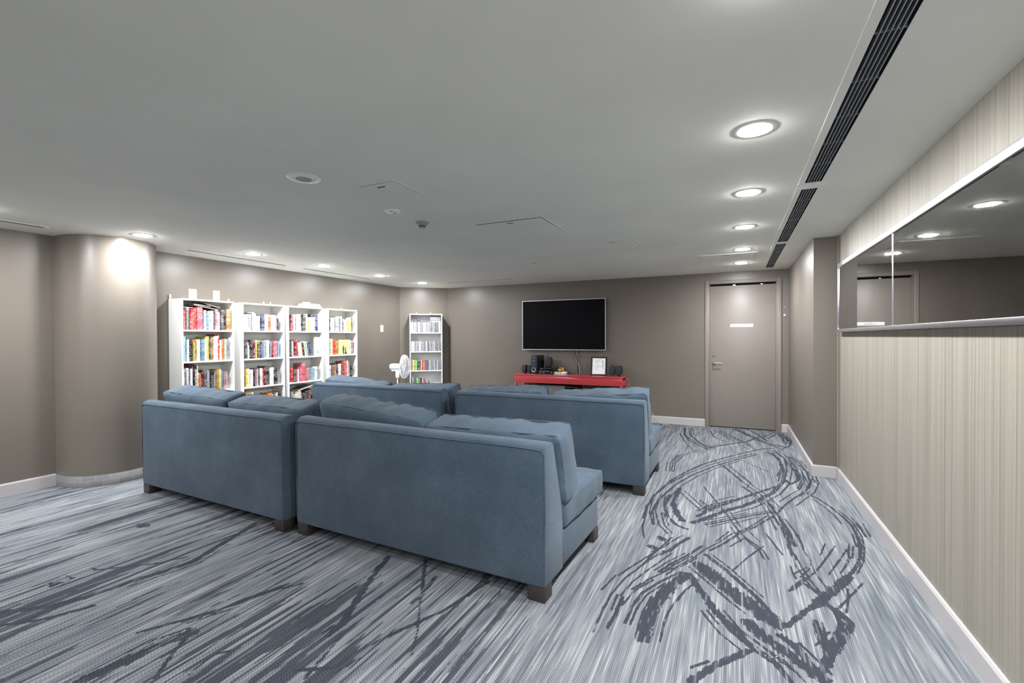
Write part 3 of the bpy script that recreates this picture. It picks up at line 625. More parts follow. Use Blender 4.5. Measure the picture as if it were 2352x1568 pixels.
def satellite(x, y, z, rz, label, w=0.085, h=0.145, dp=0.095):
    t = thing('satellite_speaker', label, 'speaker', (x, y, z), (0, 0, rad(rz)), group='small black loudspeakers on the desk')
    c = 0.022
    prof = [(-w/2+c, 0.018), (w/2-c, 0.018), (w/2, 0.018+c), (w/2, h-c), (w/2-c, h), (-w/2+c, h), (-w/2, h-c), (-w/2, 0.018+c)]
    MB().prism(prof, -dp/2, dp/2, 'y').build('cabinet', 'black_plastic', t, bevel=0.006)
    prof2 = [(p[0]*0.93, (p[1]-h/2)*0.94+h/2) for p in prof]
    MB().prism(prof2, -dp/2-0.005, -dp/2, 'y').build('cloth_front', 'speaker_cloth', t, bevel=0.003)
    MB().box((-0.03, -0.045, 0), (0.03, 0.04, 0.006)).box((-0.012, -0.012, 0.005), (0.012, 0.012, 0.02)).build('foot', 'black_plastic', t, bevel=0.002)
    return t
satellite(-3.262, 7.43, DZ, -8, 'small black loudspeaker at the desk end nearest the corner bookcase')
satellite(-3.165, 7.42, DZ, 6, 'small black loudspeaker beside the tall subwoofer, away from receiver')
satellite(-1.748, 7.44, DZ, 4, 'small black loudspeaker beside the framed certificate', h=0.165, w=0.095)
satellite(-1.642, 7.43, DZ, -4, 'small black loudspeaker at the desk end nearest the door', h=0.165, w=0.095)
t = thing('subwoofer', 'tall black subwoofer with silver port ring on red desk', 'speaker', (-3.04, 7.46, DZ), (0, 0, rad(-6)))
MB().box((-0.058, -0.13, 0.004), (0.058, 0.13, 0.315)).build('cabinet', 'black_plastic', t, bevel=0.004)
MB().box((-0.056, -0.137, 0.006), (0.056, -0.13, 0.313)).build('front_panel', 'speaker_cloth', t, bevel=0.002)
RX = Matrix.Rotation(PI/2, 4, 'X')
MB().lathe([(0.026, 0.0), (0.028, 0.007), (0.034, 0.008), (0.038, 0.004), (0.038, 0)], 32, 0, Matrix.Translation((-0.003, -0.137, 0.072)) @ RX).build('port_ring', 'alu', t, smooth=True)
MB().lathe([(0.0005, 0.001), (0.027, 0.001)], 24, 0, Matrix.Translation((-0.003, -0.137, 0.072)) @ RX).build('port', 'gloss_black', t)
MB().box((-0.009, -0.140, 0.268), (0.009, -0.1371, 0.31)).build('badge', 'letter_grey', t)
MB().box((-0.016, -0.1385, 0.219), (0.016, -0.1371, 0.226)).build('logo_strip', 'alu', t)
t = thing('dvd_player', 'black disc player with silver buttons, lower of the stack', 'player', (-2.835, 7.44, DZ))
MB().box((-0.135, -0.14, 0.006), (0.135, 0.14, 0.062)).build('case', 'gloss_black', t, bevel=0.003)
mb = MB().box((-0.128, -0.1425, 0.012), (0.128, -0.1402, 0.016)).box((-0.128, -0.1425, 0.054), (0.128, -0.1402, 0.057)); mb.build('trim_line', 'letter_grey', t)
for x, wv in ((-0.108, 0.02), (-0.05, 0.03), (0.092, 0.03)): MB().box((x, -0.144, 0.032), (x+wv, -0.1402, 0.042)).build('button', 'alu', t)
for x in (-0.11, 0.11):
    for y in (-0.11, 0.11): MB().lathe([(0.0005, 0), (0.012, 0), (0.012, 0.007)], 12).build('foot', 'rubber', t, (x, y, 0))
t = thing('receiver', 'flat black receiver resting on top of the disc player', 'receiver', (-2.785, 7.46, DZ+0.0625))
MB().box((-0.165, -0.14, 0.004), (0.122, 0.13, 0.042)).build('case', 'black_plastic', t, bevel=0.003)
MB().box((-0.15, -0.1415, 0.010), (0.11, -0.1402, 0.036)).build('front_panel', 'gloss_black', t)
for x in (-0.14, 0.08): MB().box((x, -0.1435, 0.018), (x+0.02, -0.1416, 0.026)).build('button', 'letter_grey', t)
MB().box((-0.155, -0.12, 0), (0.115, 0.11, 0.004)).build('foot_pad', 'rubber', t)
satellite(-2.835, 7.47, DZ+0.105, 3, 'small black loudspeaker standing on top of the receiver', h=0.175, w=0.10)
t = thing('network_box', 'grey upright box behind the loudspeaker on receiver', 'box', (-2.900, 7.61, DZ))
MB().box((-0.05, -0.02, 0.0), (0.05, 0.02, 0.255)).build('case', 'box_dark', t, bevel=0.004)
MB().box((-0.04, -0.022, 0.03), (0.04, -0.0202, 0.22)).build('front_panel', 'speaker_cloth', t)
t = thing('media_case', 'pale mottled box on desk carrying a yellow toy car', 'box', (-2.60, 7.375, DZ))
MB().box((-0.10, -0.055, 0.0), (0.10, 0.055, 0.026)).build('lower_case', 'marble_box', t, bevel=0.002)
MB().box((-0.10, -0.055, 0.027), (0.035, 0.055, 0.050)).build('upper_case', 'marble_box', t, bevel=0.002)
MB().box((0.037, -0.055, 0.027), (0.10, 0.055, 0.052)).build('small_case', 'paper', t, bevel=0.002)
car = thing('toy_car', 'yellow toy jeep with black wheels on pale box', 'toy car', (-2.60, 7.375, DZ+0.0505), (0, 0, rad(-5)))
prof = [(-0.052, 0.010), (0.052, 0.010), (0.054, 0.034), (0.052, 0.060), (0.044, 0.068), (-0.012, 0.062), (-0.026, 0.040), (-0.050, 0.034)]
MB().prism(prof, -0.024, 0.024, 'y').build('body', 'toy_yellow', car, bevel=0.004)
for y0, y1 in ((-0.0252, -0.0235), (0.0235, 0.0252)):
    MB().box((-0.012, y0, 0.041), (0.014, y1, 0.056)).box((0.019, y0, 0.041), (0.045, y1, 0.058)).build('window', 'gloss_black', car)
MB().box((-0.0285, -0.018, 0.041), (-0.0185, 0.018, 0.055)).build('windscreen', 'gloss_black', car)
for x in (-0.034, 0.034):
    for y in (-0.024, 0.024):
        MB().lathe([(0.0005, -0.006), (0.012, -0.006), (0.014, -0.003), (0.014, 0.003), (0.012, 0.006), (0.0005, 0.006)], 16, 0, RX).build('wheel', 'rubber', car, (x, y, 0.014), smooth=True)
pf = thing('picture_frame', 'black framed printed certificate leaning on red desk', 'picture frame', (-1.975, 7.45, DZ), (rad(-9), 0, rad(2)))
fw, fh = 0.128, 0.302
mb = MB().box((-fw, -0.010, 0), (-fw+0.017, 0.008, fh)).box((fw-0.017, -0.010, 0), (fw, 0.008, fh)).box((-fw+0.017, -0.010, 0), (fw-0.017, 0.008, 0.017)).box((-fw+0.017, -0.010, fh-0.017), (fw-0.017, 0.008, fh))
mb.build('frame', 'gloss_black', pf)
mb = MB().box((-fw+0.0171, -0.008, 0.0171), (-fw+0.027, 0.004, fh-0.0171)).box((fw-0.027, -0.008, 0.0171), (fw-0.0171, 0.004, fh-0.0171)).box((-fw+0.0271, -0.008, 0.0171), (fw-0.0271, 0.004, 0.027)).box((-fw+0.0271, -0.008, fh-0.027), (fw-0.0271, 0.004, fh-0.0171))
mb.build('inner_rim', 'alu', pf)
sh = MB().box((-fw+0.0272, -0.004, 0.0272), (fw-0.0272, 0.0, fh-0.0272)).build('sheet', 'paper', pf)
mb = MB()
for i, (x0, x1, z) in enumerate([(-0.01, 0.045, .255), (-0.07, 0.02, .238), (-0.065, 0.02, .228), (-0.06, -0.02, .212), (-0.06, -0.01, .204), (-0.065, 0.015, .17), (-0.065, 0.03, .15), (-0.065, 0.03, .14), (-0.06, 0.0, .12), (-0.06, -0.02, .11), (-0.07, 0.06, .085)]):
    mb.box((x0, -0.0046, z), (x1, -0.0041, z+0.0022))
mb.build('print_lines', 'letter_grey', sh)
mb = MB()
for z0, z1 in ((.225, .248), (.18, .218), (.145, .17), (.11, .135)): mb.box((0.058, -0.0047, z0), (0.067, -0.0041, z1))
for z in (.222, .152): mb.box((0.036, -0.0047, z), (0.042, -0.0041, z+0.009))
mb.build('print_marks', 'letter_black', sh)
MB().prism([(0.008, 0.20), (0.012, 0.20), (0.075, 0.013), (0.070, 0.011)], -0.02, 0.02, 'x').build('stand', 'black_plastic', pf)
mb = MB()
for k in range(3):
    mb.tube([(-1.80+0.03*k, 7.33+0.01*k, DZ+0.006+0.004*k), (-1.76+0.02*k, 7.315, DZ+0.010), (-1.72, 7.32+0.012*k, DZ+0.014), (-1.67-0.01*k, 7.325, DZ+0.008), (-1.64, 7.35, DZ+0.006)], 0.0035, 6, k % 2)
tag(mb.build('coiled_cable', ['cable_black', 'cable_white'], smooth=True), 'short tangle of speaker cable before the two loudspeakers near certificate', 'cable')
# below the desk
t = thing('media_cabinet', 'low grey drawer box standing under the red desk', 'cabinet', (-2.82, 7.50, 0))
MB().box((-0.30, -0.13, 0.0), (0.30, 0.13, 0.56)).build('body', 'box_grey', t, bevel=0.004)
MB().box((-0.295, -0.145, 0.29), (0.295, -0.131, 0.55)).build('drawer', 'box_grey', t, bevel=0.003)
MB().box((-0.295, -0.145, 0.02), (0.295, -0.131, 0.28)).build('drawer', 'box_grey', t, bevel=0.003)
t = thing('tower_unit', 'black electronics tower under the red desk beside grey cabinet', 'box', (-2.40, 7.50, 0))
MB().box((-0.10, -0.15, 0.006), (0.10, 0.15, 0.55)).build('case', 'black_plastic', t, bevel=0.005)
MB().box((-0.09, -0.155, 0.02), (0.09, -0.1505, 0.54)).build('front_panel', 'gloss_black', t)
for x in (-0.08, 0.08): MB().box((x-0.012, -0.13, 0), (x+0.012, 0.13, 0.006)).build('foot', 'rubber', t)
t = thing('power_adapter', 'white power plug with cord hanging on wall below desk', 'plug', (-2.30, YB, 0.44))
MB().box((-0.035, -0.012, -0.06), (0.035, 0, 0.06)).build('outlet_plate', 'white_plastic', t, bevel=0.002)
MB().box((-0.028, -0.06, -0.03), (0.028, -0.012, 0.04)).build('adapter', 'white_plastic', t, bevel=0.004)
MB().tube([(0, -0.035, 0.04), (0.0, -0.03, 0.10), (-0.004, -0.03, 0.17)], 0.004, 6).build('cord', 'cable_white', t, smooth=True)
mb = MB().tube([(-1.535, 7.60, 0.66), (-1.535, YB-0.03, 0.58), (-1.48, YB-0.02, 0.50), (-1.30, YB-0.03, 0.28), (-1.10, YB-0.04, 0.08), (-1.02, YB-0.08, 0.006), (-0.86, YB-0.20, 0.004)], 0.003, 6)
tag(mb.build('speaker_wire', 'cable_white', smooth=True), 'thin pale wire trailing from the desk end to floor', 'wire')

# ------------------------------------------------------------------ sofas
def cushion(w, hgt, th, seed, puff=0.35, nz=0.008, n=22, lift=(0, 0), crown=0.02, boxy=0.80):
    """loose boxed cushion in its own frame: x width, z height, y thickness; base at z=0"""
    bm = bmesh.new(); bmesh.ops.create_cube(bm, size=2)
    bmesh.ops.subdivide_edges(bm, edges=bm.edges[:], cuts=n, use_grid_fill=True)
    sv = Vector((seed*3.1, seed*1.7, seed*0.9))
    for v in bm.verts:
        u, t, z = v.co
        e = 26.0; k = (abs(u)**e+abs(z)**e)**(1/e); m = max(abs(u), abs(z))
        if k > 0: u2, z2 = u*m/k, z*m/k
        else: u2, z2 = u, z
        prof = ((1-min(1, abs(u2))**4)*(1-min(1, abs(z2))**4))**0.5
        ty = t*(boxy+(1-boxy)*prof)*(1+puff*0.35*prof)
        if m > 0.999 and abs(t) < 0.98: bulge = 0.008*(1-t*t)
        else: bulge = 0
        x = u2*(w/2)+math.copysign(bulge, u2)*(abs(u2) > 0.95); zz = z2*hgt/2+math.copysign(bulge, z2)*(abs(z2) > 0.95)
        y = ty*th/2
        p = Vector((x, y, zz))
        d = mnoise.noise(p*5+sv)*nz+mnoise.noise(Vector((p.x*17, p.y*6, p.z*13))+sv)*nz*0.55
        # pulled wrinkles along the top edge
        wr = max(0, z2-0.35)*math.sin(p.x*46+5*mnoise.noise(p*3+sv))*nz*0.55
        nrm = Vector((u*abs(u)**6, t, z*abs(z)**6)); nrm = nrm.normalized() if nrm.length > 0 else Vector((0, 1, 0))
        p += nrm*(d+wr)
        top = max(0, z2)
        p.z += top*(lift[0]*(0.5-0.5*u2)+lift[1]*(0.5+0.5*u2))+top*crown*(1-u2*u2)*0.5
        p.z += hgt/2
        v.co = p
    me = bpy.data.meshes.new('cushion'); bm.to_mesh(me); bm.free(); me.materials.append(M['sofa_fabric'])
    for p in me.polygons: p.use_smooth = True
    return me
def cushion_piping(w, hgt, th, lift, seed, side):
    pts = []; sv = Vector((seed*3.1, seed*1.7, seed*0.9)); r = 0.03
    loop = []
    for (cx, cz, a0) in ((w/2-r, hgt/2-r, 0), (-w/2+r, hgt/2-r, PI/2), (-w/2+r, -hgt/2+r, PI), (w/2-r, -hgt/2+r, 1.5*PI)):
        for k in range(6): a = a0+PI/2*k/5; loop.append((cx+r*math.cos(a), cz+r*math.sin(a)))
    dense = []
    for i in range(len(loop)):
        p, q = loop[i], loop[(i+1) % len(loop)]; m = max(1, int(math.dist(p, q)/0.05))
        dense += [(p[0]+(q[0]-p[0])*k/m, p[1]+(q[1]-p[1])*k/m) for k in range(m)]
    for x, z in dense:
        u2, z2 = x/(w/2), z/(hgt/2); top = max(0, z2)
        zz = z+top*(lift[0]*(0.5-0.5*u2)+lift[1]*(0.5+0.5*u2))+hgt/2
        pts.append((x, side*th*0.36, zz+0.004*mnoise.noise(Vector((x*9, z*9, seed)))))
    return MB().tube(pts, 0.0045, 6, closed=True)
HWD = 0.945
def sofa(x, y, deg, label, seed, lifts, shift=(0, 0)):
    """(x, y): back right lower corner on the floor; the sofa faces +y"""
    t = rad(deg); cx, cy = x-HWD*math.cos(t), y-HWD*math.sin(t)
    root = thing('sofa', label, 'sofa', (cx, cy, 0), (0, 0, t), group='blue grey armless sofas')
    def back_y(z): return 0.25 if z < 0.30 else 0.25-(z-0.30)*0.25
    prof = [(0.0, 0.078), (0.0, 0.786), (0.010, 0.803), (0.035, 0.815), (0.085, 0.816), (0.112, 0.806), (0.124, 0.785), (0.235, 0.44), (0.25, 0.33), (0.25, 0.078)]
    bk = MB()
    nx = 28
    # back as a lofted body so that its long faces stay softly uneven
    n = len(prof); vs = []
    for i in range(nx+1):
        xx = -HWD+2*HWD*i/nx
        for (py, pz) in prof:
            q = 0.003*mnoise.noise(Vector((xx*3, pz*3, seed)))
            vs.append((xx, py+q, pz+0.004*mnoise.noise(Vector((xx*2.2, 5.0, seed)))*(pz > 0.7)))
    fs = [tuple(range(n)), tuple(range(nx*n+n-1, nx*n-1, -1))]+[(i*n+j, (i+1)*n+j, (i+1)*n+(j+1) % n, i*n+(j+1) % n) for i in range(nx) for j in range(n)]
    bk.add(vs, fs); bo = bk.mesh('backrest', 'sofa_fabric', bevel=0.010, seg=2, angle=0.9)
    bo = link('backrest', bo, root)
    e = HWD-0.004
    pp = [(-e, 0.004, 0.10), (-e-0.002, -0.001, 0.4), (-e-0.002, -0.001, 0.76), (-e+0.02, -0.0025, 0.784)]+[(-e+2*e*i/20, -0.0025, 0.787+0.004*mnoise.noise(Vector((-e+2*e*i/20)*2.2 if False else Vector(((-e+2*e*i/20)*2.2, 5.0, seed))))) for i in range(1, 20)]+[(e-0.02, -0.0025, 0.784), (e+0.002, -0.001, 0.76), (e+0.002, -0.001, 0.4), (e, 0.004, 0.10)]
    MB().tube(pp, 0.0032, 6).build('piping', 'sofa_fabric', bo, smooth=True)
    MB().box((-HWD+0.006, 0.252, 0.078), (HWD-0.006, 0.905, 0.285)).build('base', 'sofa_fabric', root, bevel=0.016, seg=3)
    for s in (-1, 1):
        sw_ = HWD-0.002
        me = cushion(sw_, 0.735, 0.165, seed+s*0.37+5, nz=0.006, boxy=0.86, puff=0.25, crown=0)
        so = link('seat_cushion', me, root, (s*(HWD/2+0.004), 0.262, 0.366), (rad(-90), 0, 0))
        so.scale = (1, 1, 1); so.rotation_euler = (rad(-90), 0, 0); me.name = 'seat_cushion'
        lf = lifts[0 if s < 0 else 1]
        me = cushion(0.915, 0.415, 0.235, seed+s*0.61+1, nz=0.011, lift=lf, crown=0.0); me.name = 'back_cushion'
        co = link('back_cushion', me, root, (s*(HWD/2+0.005)+shift[0 if s < 0 else 1], 0.375, 0.445), (rad(15), 0, 0))
        for sd in (-1, 1): cushion_piping(0.915, 0.415, 0.235, lf, seed, sd).build('piping', 'sofa_fabric', co, smooth=True)
    for sx in (-1, 1):
        for y0 in (0.004, 0.805):
            xa, xb = sorted((sx*(HWD-0.004), sx*(HWD-0.100)))
            MB().box((xa, y0, 0.0), (xb, y0+0.095, 0.079)).build('leg', 'leg_wood', root, bevel=0.002)
    return root
sofa(-0.868, 2.222, -2.5, 'blue armless sofa, rear row, beside the open carpet aisle', 1.0, ((0.085, 0.01), (-0.015, 0.0)), (0.03, 0.015))
sofa(-2.853, 2.271, -2.4, 'blue armless sofa, rear row, beside the round column', 2.3, ((0.06, 0.03), (0.02, 0.015)))
sofa(-0.688, 4.095, 0.0, 'blue armless sofa, row facing the desk, beside the open carpet aisle', 3.7, ((-0.03, 0.0), (-0.04, 0.035)), (-0.05, 0))
sofa(-2.815, 4.19, 0.0, 'blue armless sofa, row nearest the desk, on the bookcase side', 4.9, ((0.02, -0.05), (-0.065, -0.025)), (0, 0.02))

# ------------------------------------------------------------------ bookcases
CW, CD, CT, CH = 0.60, 0.24, 0.018, 1.806
SHELF = [1.460, 1.107, 0.754, 0.402]
def bookcase(ox, oy, rz, label):
    """origin: front left lower corner; local x out of the case, local y along its front"""
    t = thing('bookcase', label, 'bookcase', (ox, oy, 0), (0, 0, rz), group='white laminate bookcases')
    MB().box((-CD, 0, 0), (0, CT, CH)).build('side_panel', 'white_laminate', t, bevel=0.0012, seg=1)
    MB().box((-CD, CW-CT, 0), (0, CW, CH)).build('side_panel', 'white_laminate', t, bevel=0.0012, seg=1)
    me = MB().box((-CD+0.004, CT+0.0003, -CT), (0, CW-CT-0.0003, 0)).mesh('shelf', 'white_laminate', bevel=0.0012, seg=1)
    link('top_panel', me, t, (0, 0, CH))
    for z in SHELF: link('shelf', me, t, (-0.004, 0, z))
    link('bottom_panel', me, t, (0, 0, 0.07))
    MB().box((-CD, CT, 0.052), (-CD+0.0038, CW-CT, CH-0.002)).build('back_panel', 'white_laminate', t)
    MB().box((-0.03, CT, 0), (-0.014, CW-CT, 0.0518)).build('plinth', 'white_laminate', t)
    for z in (0.70, 1.80-0.012):
        MB().lathe([(0.0005, 0.0012), (0.004, 0.001), (0.004, 0)], 8, 0, Matrix.Translation((-0.06, 0, z)) @ RX).build('screw_cap', 'letter_grey', t)
    return t
XF = -5.468
CASES = [(XF, 3.098, 0.0, 'white bookcase nearest the round column', 'bookcase nearest the column'),
         (XF, 3.800, 0.0, 'white bookcase second from the round column', 'second bookcase from the column'),
         (XF, 4.455, 0.0, 'white bookcase third from the round column', 'third bookcase from the column'),
         (XF, 5.150, 0.0, 'white bookcase nearest the light switch', 'bookcase nearest the light switch')]
_n = np.array([0.611, -0.792, 0]); _n /= np.linalg.norm(_n)
_p = at_plane(940.5, 721.5, (0, 0, 1.801), (0, 0, 1))
RZ5 = math.atan2(_n[1], _n[0])
_wd = (XC-XL, YB-YC); _wl = math.hypot(*_wd); _wn = np.array([_wd[1]/_wl, -_wd[0]/_wl, 0])          # normal of the diagonal wall
_gap = min(float((q-np.array([XL, YC, 0])) @ _wn) for q in (_p-_n*CD, _p-_n*CD+np.array([-_n[1], _n[0], 0])*CW))
_d = np.array([_p[0], _p[1], 0.0]); _p = _p-_d/np.linalg.norm(_d)*max(0.0, (0.022-_gap)/abs(float(_d/np.linalg.norm(_d) @ _wn)))
CASES.append((_p[0], _p[1], RZ5, 'white bookcase of disc cases standing alone by the diagonal corner', 'lone corner bookcase'))
for c in CASES: bookcase(*c[:4])

_bkc = {}
def book_mesh(w, hgt, dp, code, soft):
    key = (round(w, 3), round(hgt, 3), round(dp, 3), code, soft)
    if key in _bkc: return _bkc[key]
    mb = MB(); b = 0.0016 if soft else 0.0028; i = 0.0 if soft else 0.0025
    # spine faces +x, slightly rounded; boards and recessed page block behind
    r = min(0.004, w*0.18)
    mb.prism([(-0.006, 0), (-r*0.6, 0), (0, r), (0, w-r), (-r*0.6, w), (-0.006, w)], 0, hgt, 'z', 0)
    mb.box((-dp, 0, 0), (-0.006, b, hgt), 0).box((-dp, w-b, 0), (-0.006, w, hgt), 0)
    mb.box((-dp+0.003, b, 0.0005+i), (-0.006, w-b, hgt-0.0008-i*1.4), 1)
    me = mb.mesh('book', ['bk_'+code, 'pages']); _bkc[key] = me; return me
_dvd = {}
def dvd_mesh(w, hgt=0.190, dp=0.135):
    key = (round(w, 4), hgt)
    if key not in _dvd:
        mb = MB().prism([(-dp, 0), (-0.0015, 0), (0, 0.0015), (0, w-0.0015), (-0.0015, w), (-dp, w)], 0, hgt, 'z', 0)
        mb.box((-dp-0.0015, 0.003, 0.004), (-dp, w-0.003, hgt-0.004), 1)
        _dvd[key] = mb.mesh('disc_case', ['dvd', 'black_plastic'])
    return _dvd[key]
def case_frame(ci):
    ox, oy, rz = CASES[ci][:3]; n = np.array([math.cos(rz), math.sin(rz), 0]); u = np.array([-n[1], n[0], 0])
    return np.array([ox, oy, 0.0]), n, u
def to_case(ci, x, y, back=0.02):
    o, n, u = case_frame(ci); p = at_plane(x, y, o-n*back, n); return float((p-o) @ u), float(p[2])
SN = ['top shelf', 'second shelf', 'third shelf', 'fourth shelf']
def put(ci, name, me, u, z, back, label, cat, group, lean=0.0, flat=False, yaw=0.0):
    o, n, uu = case_frame(ci); p = o+uu*u-n*back
    ob = link(name, me, None, (p[0], p[1], z)); ob.rotation_mode = 'XYZ'
    ob.matrix_world = Matrix.Translation((p[0], p[1], z)) @ Matrix.Rotation(CASES[ci][2]+yaw, 4, 'Z') @ Matrix.Rotation(lean, 4, 'X')
    return tag(ob, label, cat, group)
def shelf_books(ci, si, crop, data, lean_map=None):
    x0, y0, x1, y1, W = crop; k = (x1-x0)/W; zs = SHELF[si]; end = CT+0.001; cnt = 0; pl, ph = 0.0, 0.3
    rows = [r.split() for r in data.split(';') if r.strip()]
    side = 'column end' if ci < 4 else 'fan end'
    for r in rows:
        a, b, tp, code = float(r[0]), float(r[1]), float(r[2]), r[3]; lean = float(r[4]) if len(r) > 4 else 0.0
        if code == 'x': cnt += 1; continue                     # place taken by a book standing face out
        yy = y0+tp*k+12
        ua, _ = to_case(ci, x0+a*k, yy); ub, _ = to_case(ci, x0+b*k, yy); _, zt = to_case(ci, x0+(a+b)/2*k, y0+tp*k)
        cnt += 1
        hgt = min(max(0.11, zt-zs), 0.325)
        w = max(0.007, ub-ua-0.0008); u = max(ua, end+max(0.0, min(hgt, ph)*(math.tan(rad(lean))-math.tan(rad(pl)))))
        if u+w > CW-CT-0.001: w = CW-CT-0.001-u
        if w < 0.006: continue
        end = u+w/math.cos(rad(lean))+0.0008; pl, ph = lean, hgt
        dp = min(0.205, max(0.115, hgt*0.70)); dp = round(dp/0.01)*0.01
        bk_ = 0.008+0.022*((cnt*7+si*3+ci*5) % 5)/4
        size = 'tall ' if hgt > 0.235 else ('short ' if hgt < 0.175 else ''); thick = 'thick ' if w > 0.034 else ('thin ' if w < 0.014 else '')
        lb = '%s%s%s book, %s from %s, %s, %s' % (thick, size, BN[code], ordinal(cnt), side, SN[si], CASES[ci][4])
        th = rad(lean)
        put(ci, 'book', book_mesh(w, hgt, dp, code, w < 0.02), u, zs+0.0004+(w*math.sin(-th) if th < 0 else 0.0), bk_, lb, 'book', 'books on the white bookcases', th)
    return end
C1A, C1B, C1C = (410, 685, 550, 765, 2352), (410, 755, 550, 835, 2352), (410, 825, 550, 905, 2352)
C2A, C2B, C2C = (550, 690, 670, 770, 2352), (550, 765, 670, 845, 2352), (550, 825, 670, 925, 1882)
C3A, C3B, C3C = (655, 695, 775, 775, 2352), (655, 760, 775, 840, 2352), (655, 825, 775, 930, 1792)
C4A, C4B = (745, 700, 835, 790, 1568), (745, 770, 835, 880, 1283)
C5A, C5B = (930, 710, 1030, 800, 1742), (930, 775, 1030, 890, 1363)
shelf_books(0, 0, C1A, '170 270 440 r;272 318 440 m;320 345 360 s;347 440 360 d;457 560 395 r;562 640 400 r;642 718 390 r;722 915 340 p;920 972 430 d;976 1045 460 c;1075 1180 580 b;1186 1238 490 w;1241 1325 480 w;1331 1398 480 d;1402 1500 420 u;1505 1558 530 w;1562 1620 540 c;1636 1728 440 d;1732 1820 430 k;1826 1990 430 t')
shelf_books(0, 1, C1B, '165 253 290 l;257 310 320 n;325 445 410 w;456 490 420 k;493 530 430 d;536 563 420 t;566 638 535 g;641 708 430 o;711 744 420 c;747 850 410 w;861 985 410 q;990 1082 400 w;1090 1195 295 y;1201 1238 470 d;1242 1340 390 t;1346 1396 340 w;1400 1520 280 c;1526 1598 210 r;1602 1650 420 w;1656 1750 430 o;1755 1820 390 e;1826 1860 420 s;1866 1990 400 s;1996 2100 330 w')
shelf_books(0, 2, C1C, '182 270 390 w;276 298 380 s;302 390 340 w;396 458 375 d;462 535 360 w;541 590 190 m;592 688 190 k;692 754 190 c;757 815 520 c;818 848 530 o;852 960 570 m;966 1085 410 d;1091 1195 420 s;1201 1238 450 k;1242 1375 450 k;1382 1442 530 e;1446 1548 400 t;1551 1640 380 y;1660 1722 440 l;1730 1855 470 u;1861 1900 480 c')
shelf_books(1, 0, C2A, '232 325 680 w;335 445 620 w;451 518 610 s;522 568 560 d;571 648 530 w;651 688 540 s;692 770 590 w;781 910 700 w;916 973 620 n;977 1110 610 n;1121 1210 630 w;1221 1330 620 w;1336 1363 750 t;1366 1418 720 o;1421 1500 650 w;1503 1635 660 w;1641 1723 680 u;1727 1760 800 d')
shelf_books(1, 1, C2B, '236 343 300 d;346 408 410 w;411 485 550 w;491 582 310 k;591 618 310 u;622 688 330 m;691 733 310 o;737 825 300 y;846 900 390 d;906 928 340 w;932 983 350 n;987 1040 380 q;1046 1068 330 w;1072 1138 380 s;1142 1210 350 s;1216 1310 320 w;1316 1343 300 k;1347 1388 310 w;1392 1425 390 s;1431 1525 470 m;1531 1688 340 p;1692 1738 350 n;1742 1822 350 l')
shelf_books(1, 2, C2C, '196 220 390 t;225 288 370 y;291 348 340 c;351 403 350 w;406 482 370 w;486 563 370 k;567 623 350 u;627 665 350 w;671 748 330 d;752 823 320 w;827 903 360 r;907 952 350 m;956 1060 250 k;1066 1098 390 n;1101 1148 390 w;1152 1250 290 w;1256 1352 275 k;1356 1385 330 s;1401 1490 400 s')
shelf_books(1, 3, C2C, '212 290 1190 t;292 430 1150 y;437 482 1180 w;491 528 1290 m;532 578 1290 r;582 638 1280 w;641 766 1280 w;771 832 1290 d;845 980 1290 w;986 1034 1300 k;1041 1165 1215 o;1171 1223 1260 c;1227 1290 1270 t;1301 1350 1260 c;1356 1410 1180 c;1416 1490 1165 k')
shelf_books(2, 0, C3A, '241 312 530 m;316 385 530 p;388 436 520 w;441 468 560 n;471 610 540 w;616 705 520 w;711 798 530 k;802 920 520 d;926 1020 510 w;1026 1078 650 y;1081 1112 660 c;1116 1258 660 w;1262 1332 650 c;1337 1480 530 n;1486 1550 540 w')
shelf_books(2, 1, C3B, '241 286 420 d;290 360 470 w;364 424 430 r 2;428 496 410 m 2;500 560 400 r 2;585 660 520 w 8;664 750 560 w 8;754 804 520 o 8;808 862 500 k 8;866 940 470 w 8;944 990 470 e 8;994 1056 470 n 8;1060 1118 480 b 8;1122 1172 480 n 8')
shelf_books(2, 2, C3C, '211 282 270 r;291 375 340 d;381 428 360 p;432 500 350 w;503 590 260 p;596 698 130 p;702 756 300 p;771 816 300 s;821 863 290 e;867 926 290 s;931 1010 290 l;1016 1080 250 w;1086 1145 240 s')
shelf_books(2, 3, C3C, '206 273 1110 s;277 338 1200 c;342 410 1190 c 2;420 562 1090 c 3;570 640 1120 d 3;645 698 1100 k;702 768 1080 d;772 858 1050 m;862 940 1000 k')
shelf_books(3, 0, C4A, '216 248 530 d;252 420 520 w;441 553 480 s;557 596 470 w;601 631 470 q;636 663 460 l;667 730 460 w;741 781 560 u;791 898 600 w;902 981 600 y;986 1062 600 y;1066 1098 500 w;1101 1122 500 d;1126 1180 500 w')
shelf_books(3, 1, C4B, '181 223 120 e;227 265 110 c;269 320 120 o;323 370 150 r;373 470 150 t;487 822 140 x;832 872 160 w;876 955 165 u')
shelf_books(3, 2, C4B, '191 233 970 w;237 258 980 n;262 288 1000 o;292 338 980 t;342 380 960 t;384 455 930 k;461 528 930 w;532 560 930 k;564 620 930 u;624 658 850 r;662 740 840 p;746 769 830 c;773 815 920 u;818 845 920 w;851 920 920 k')
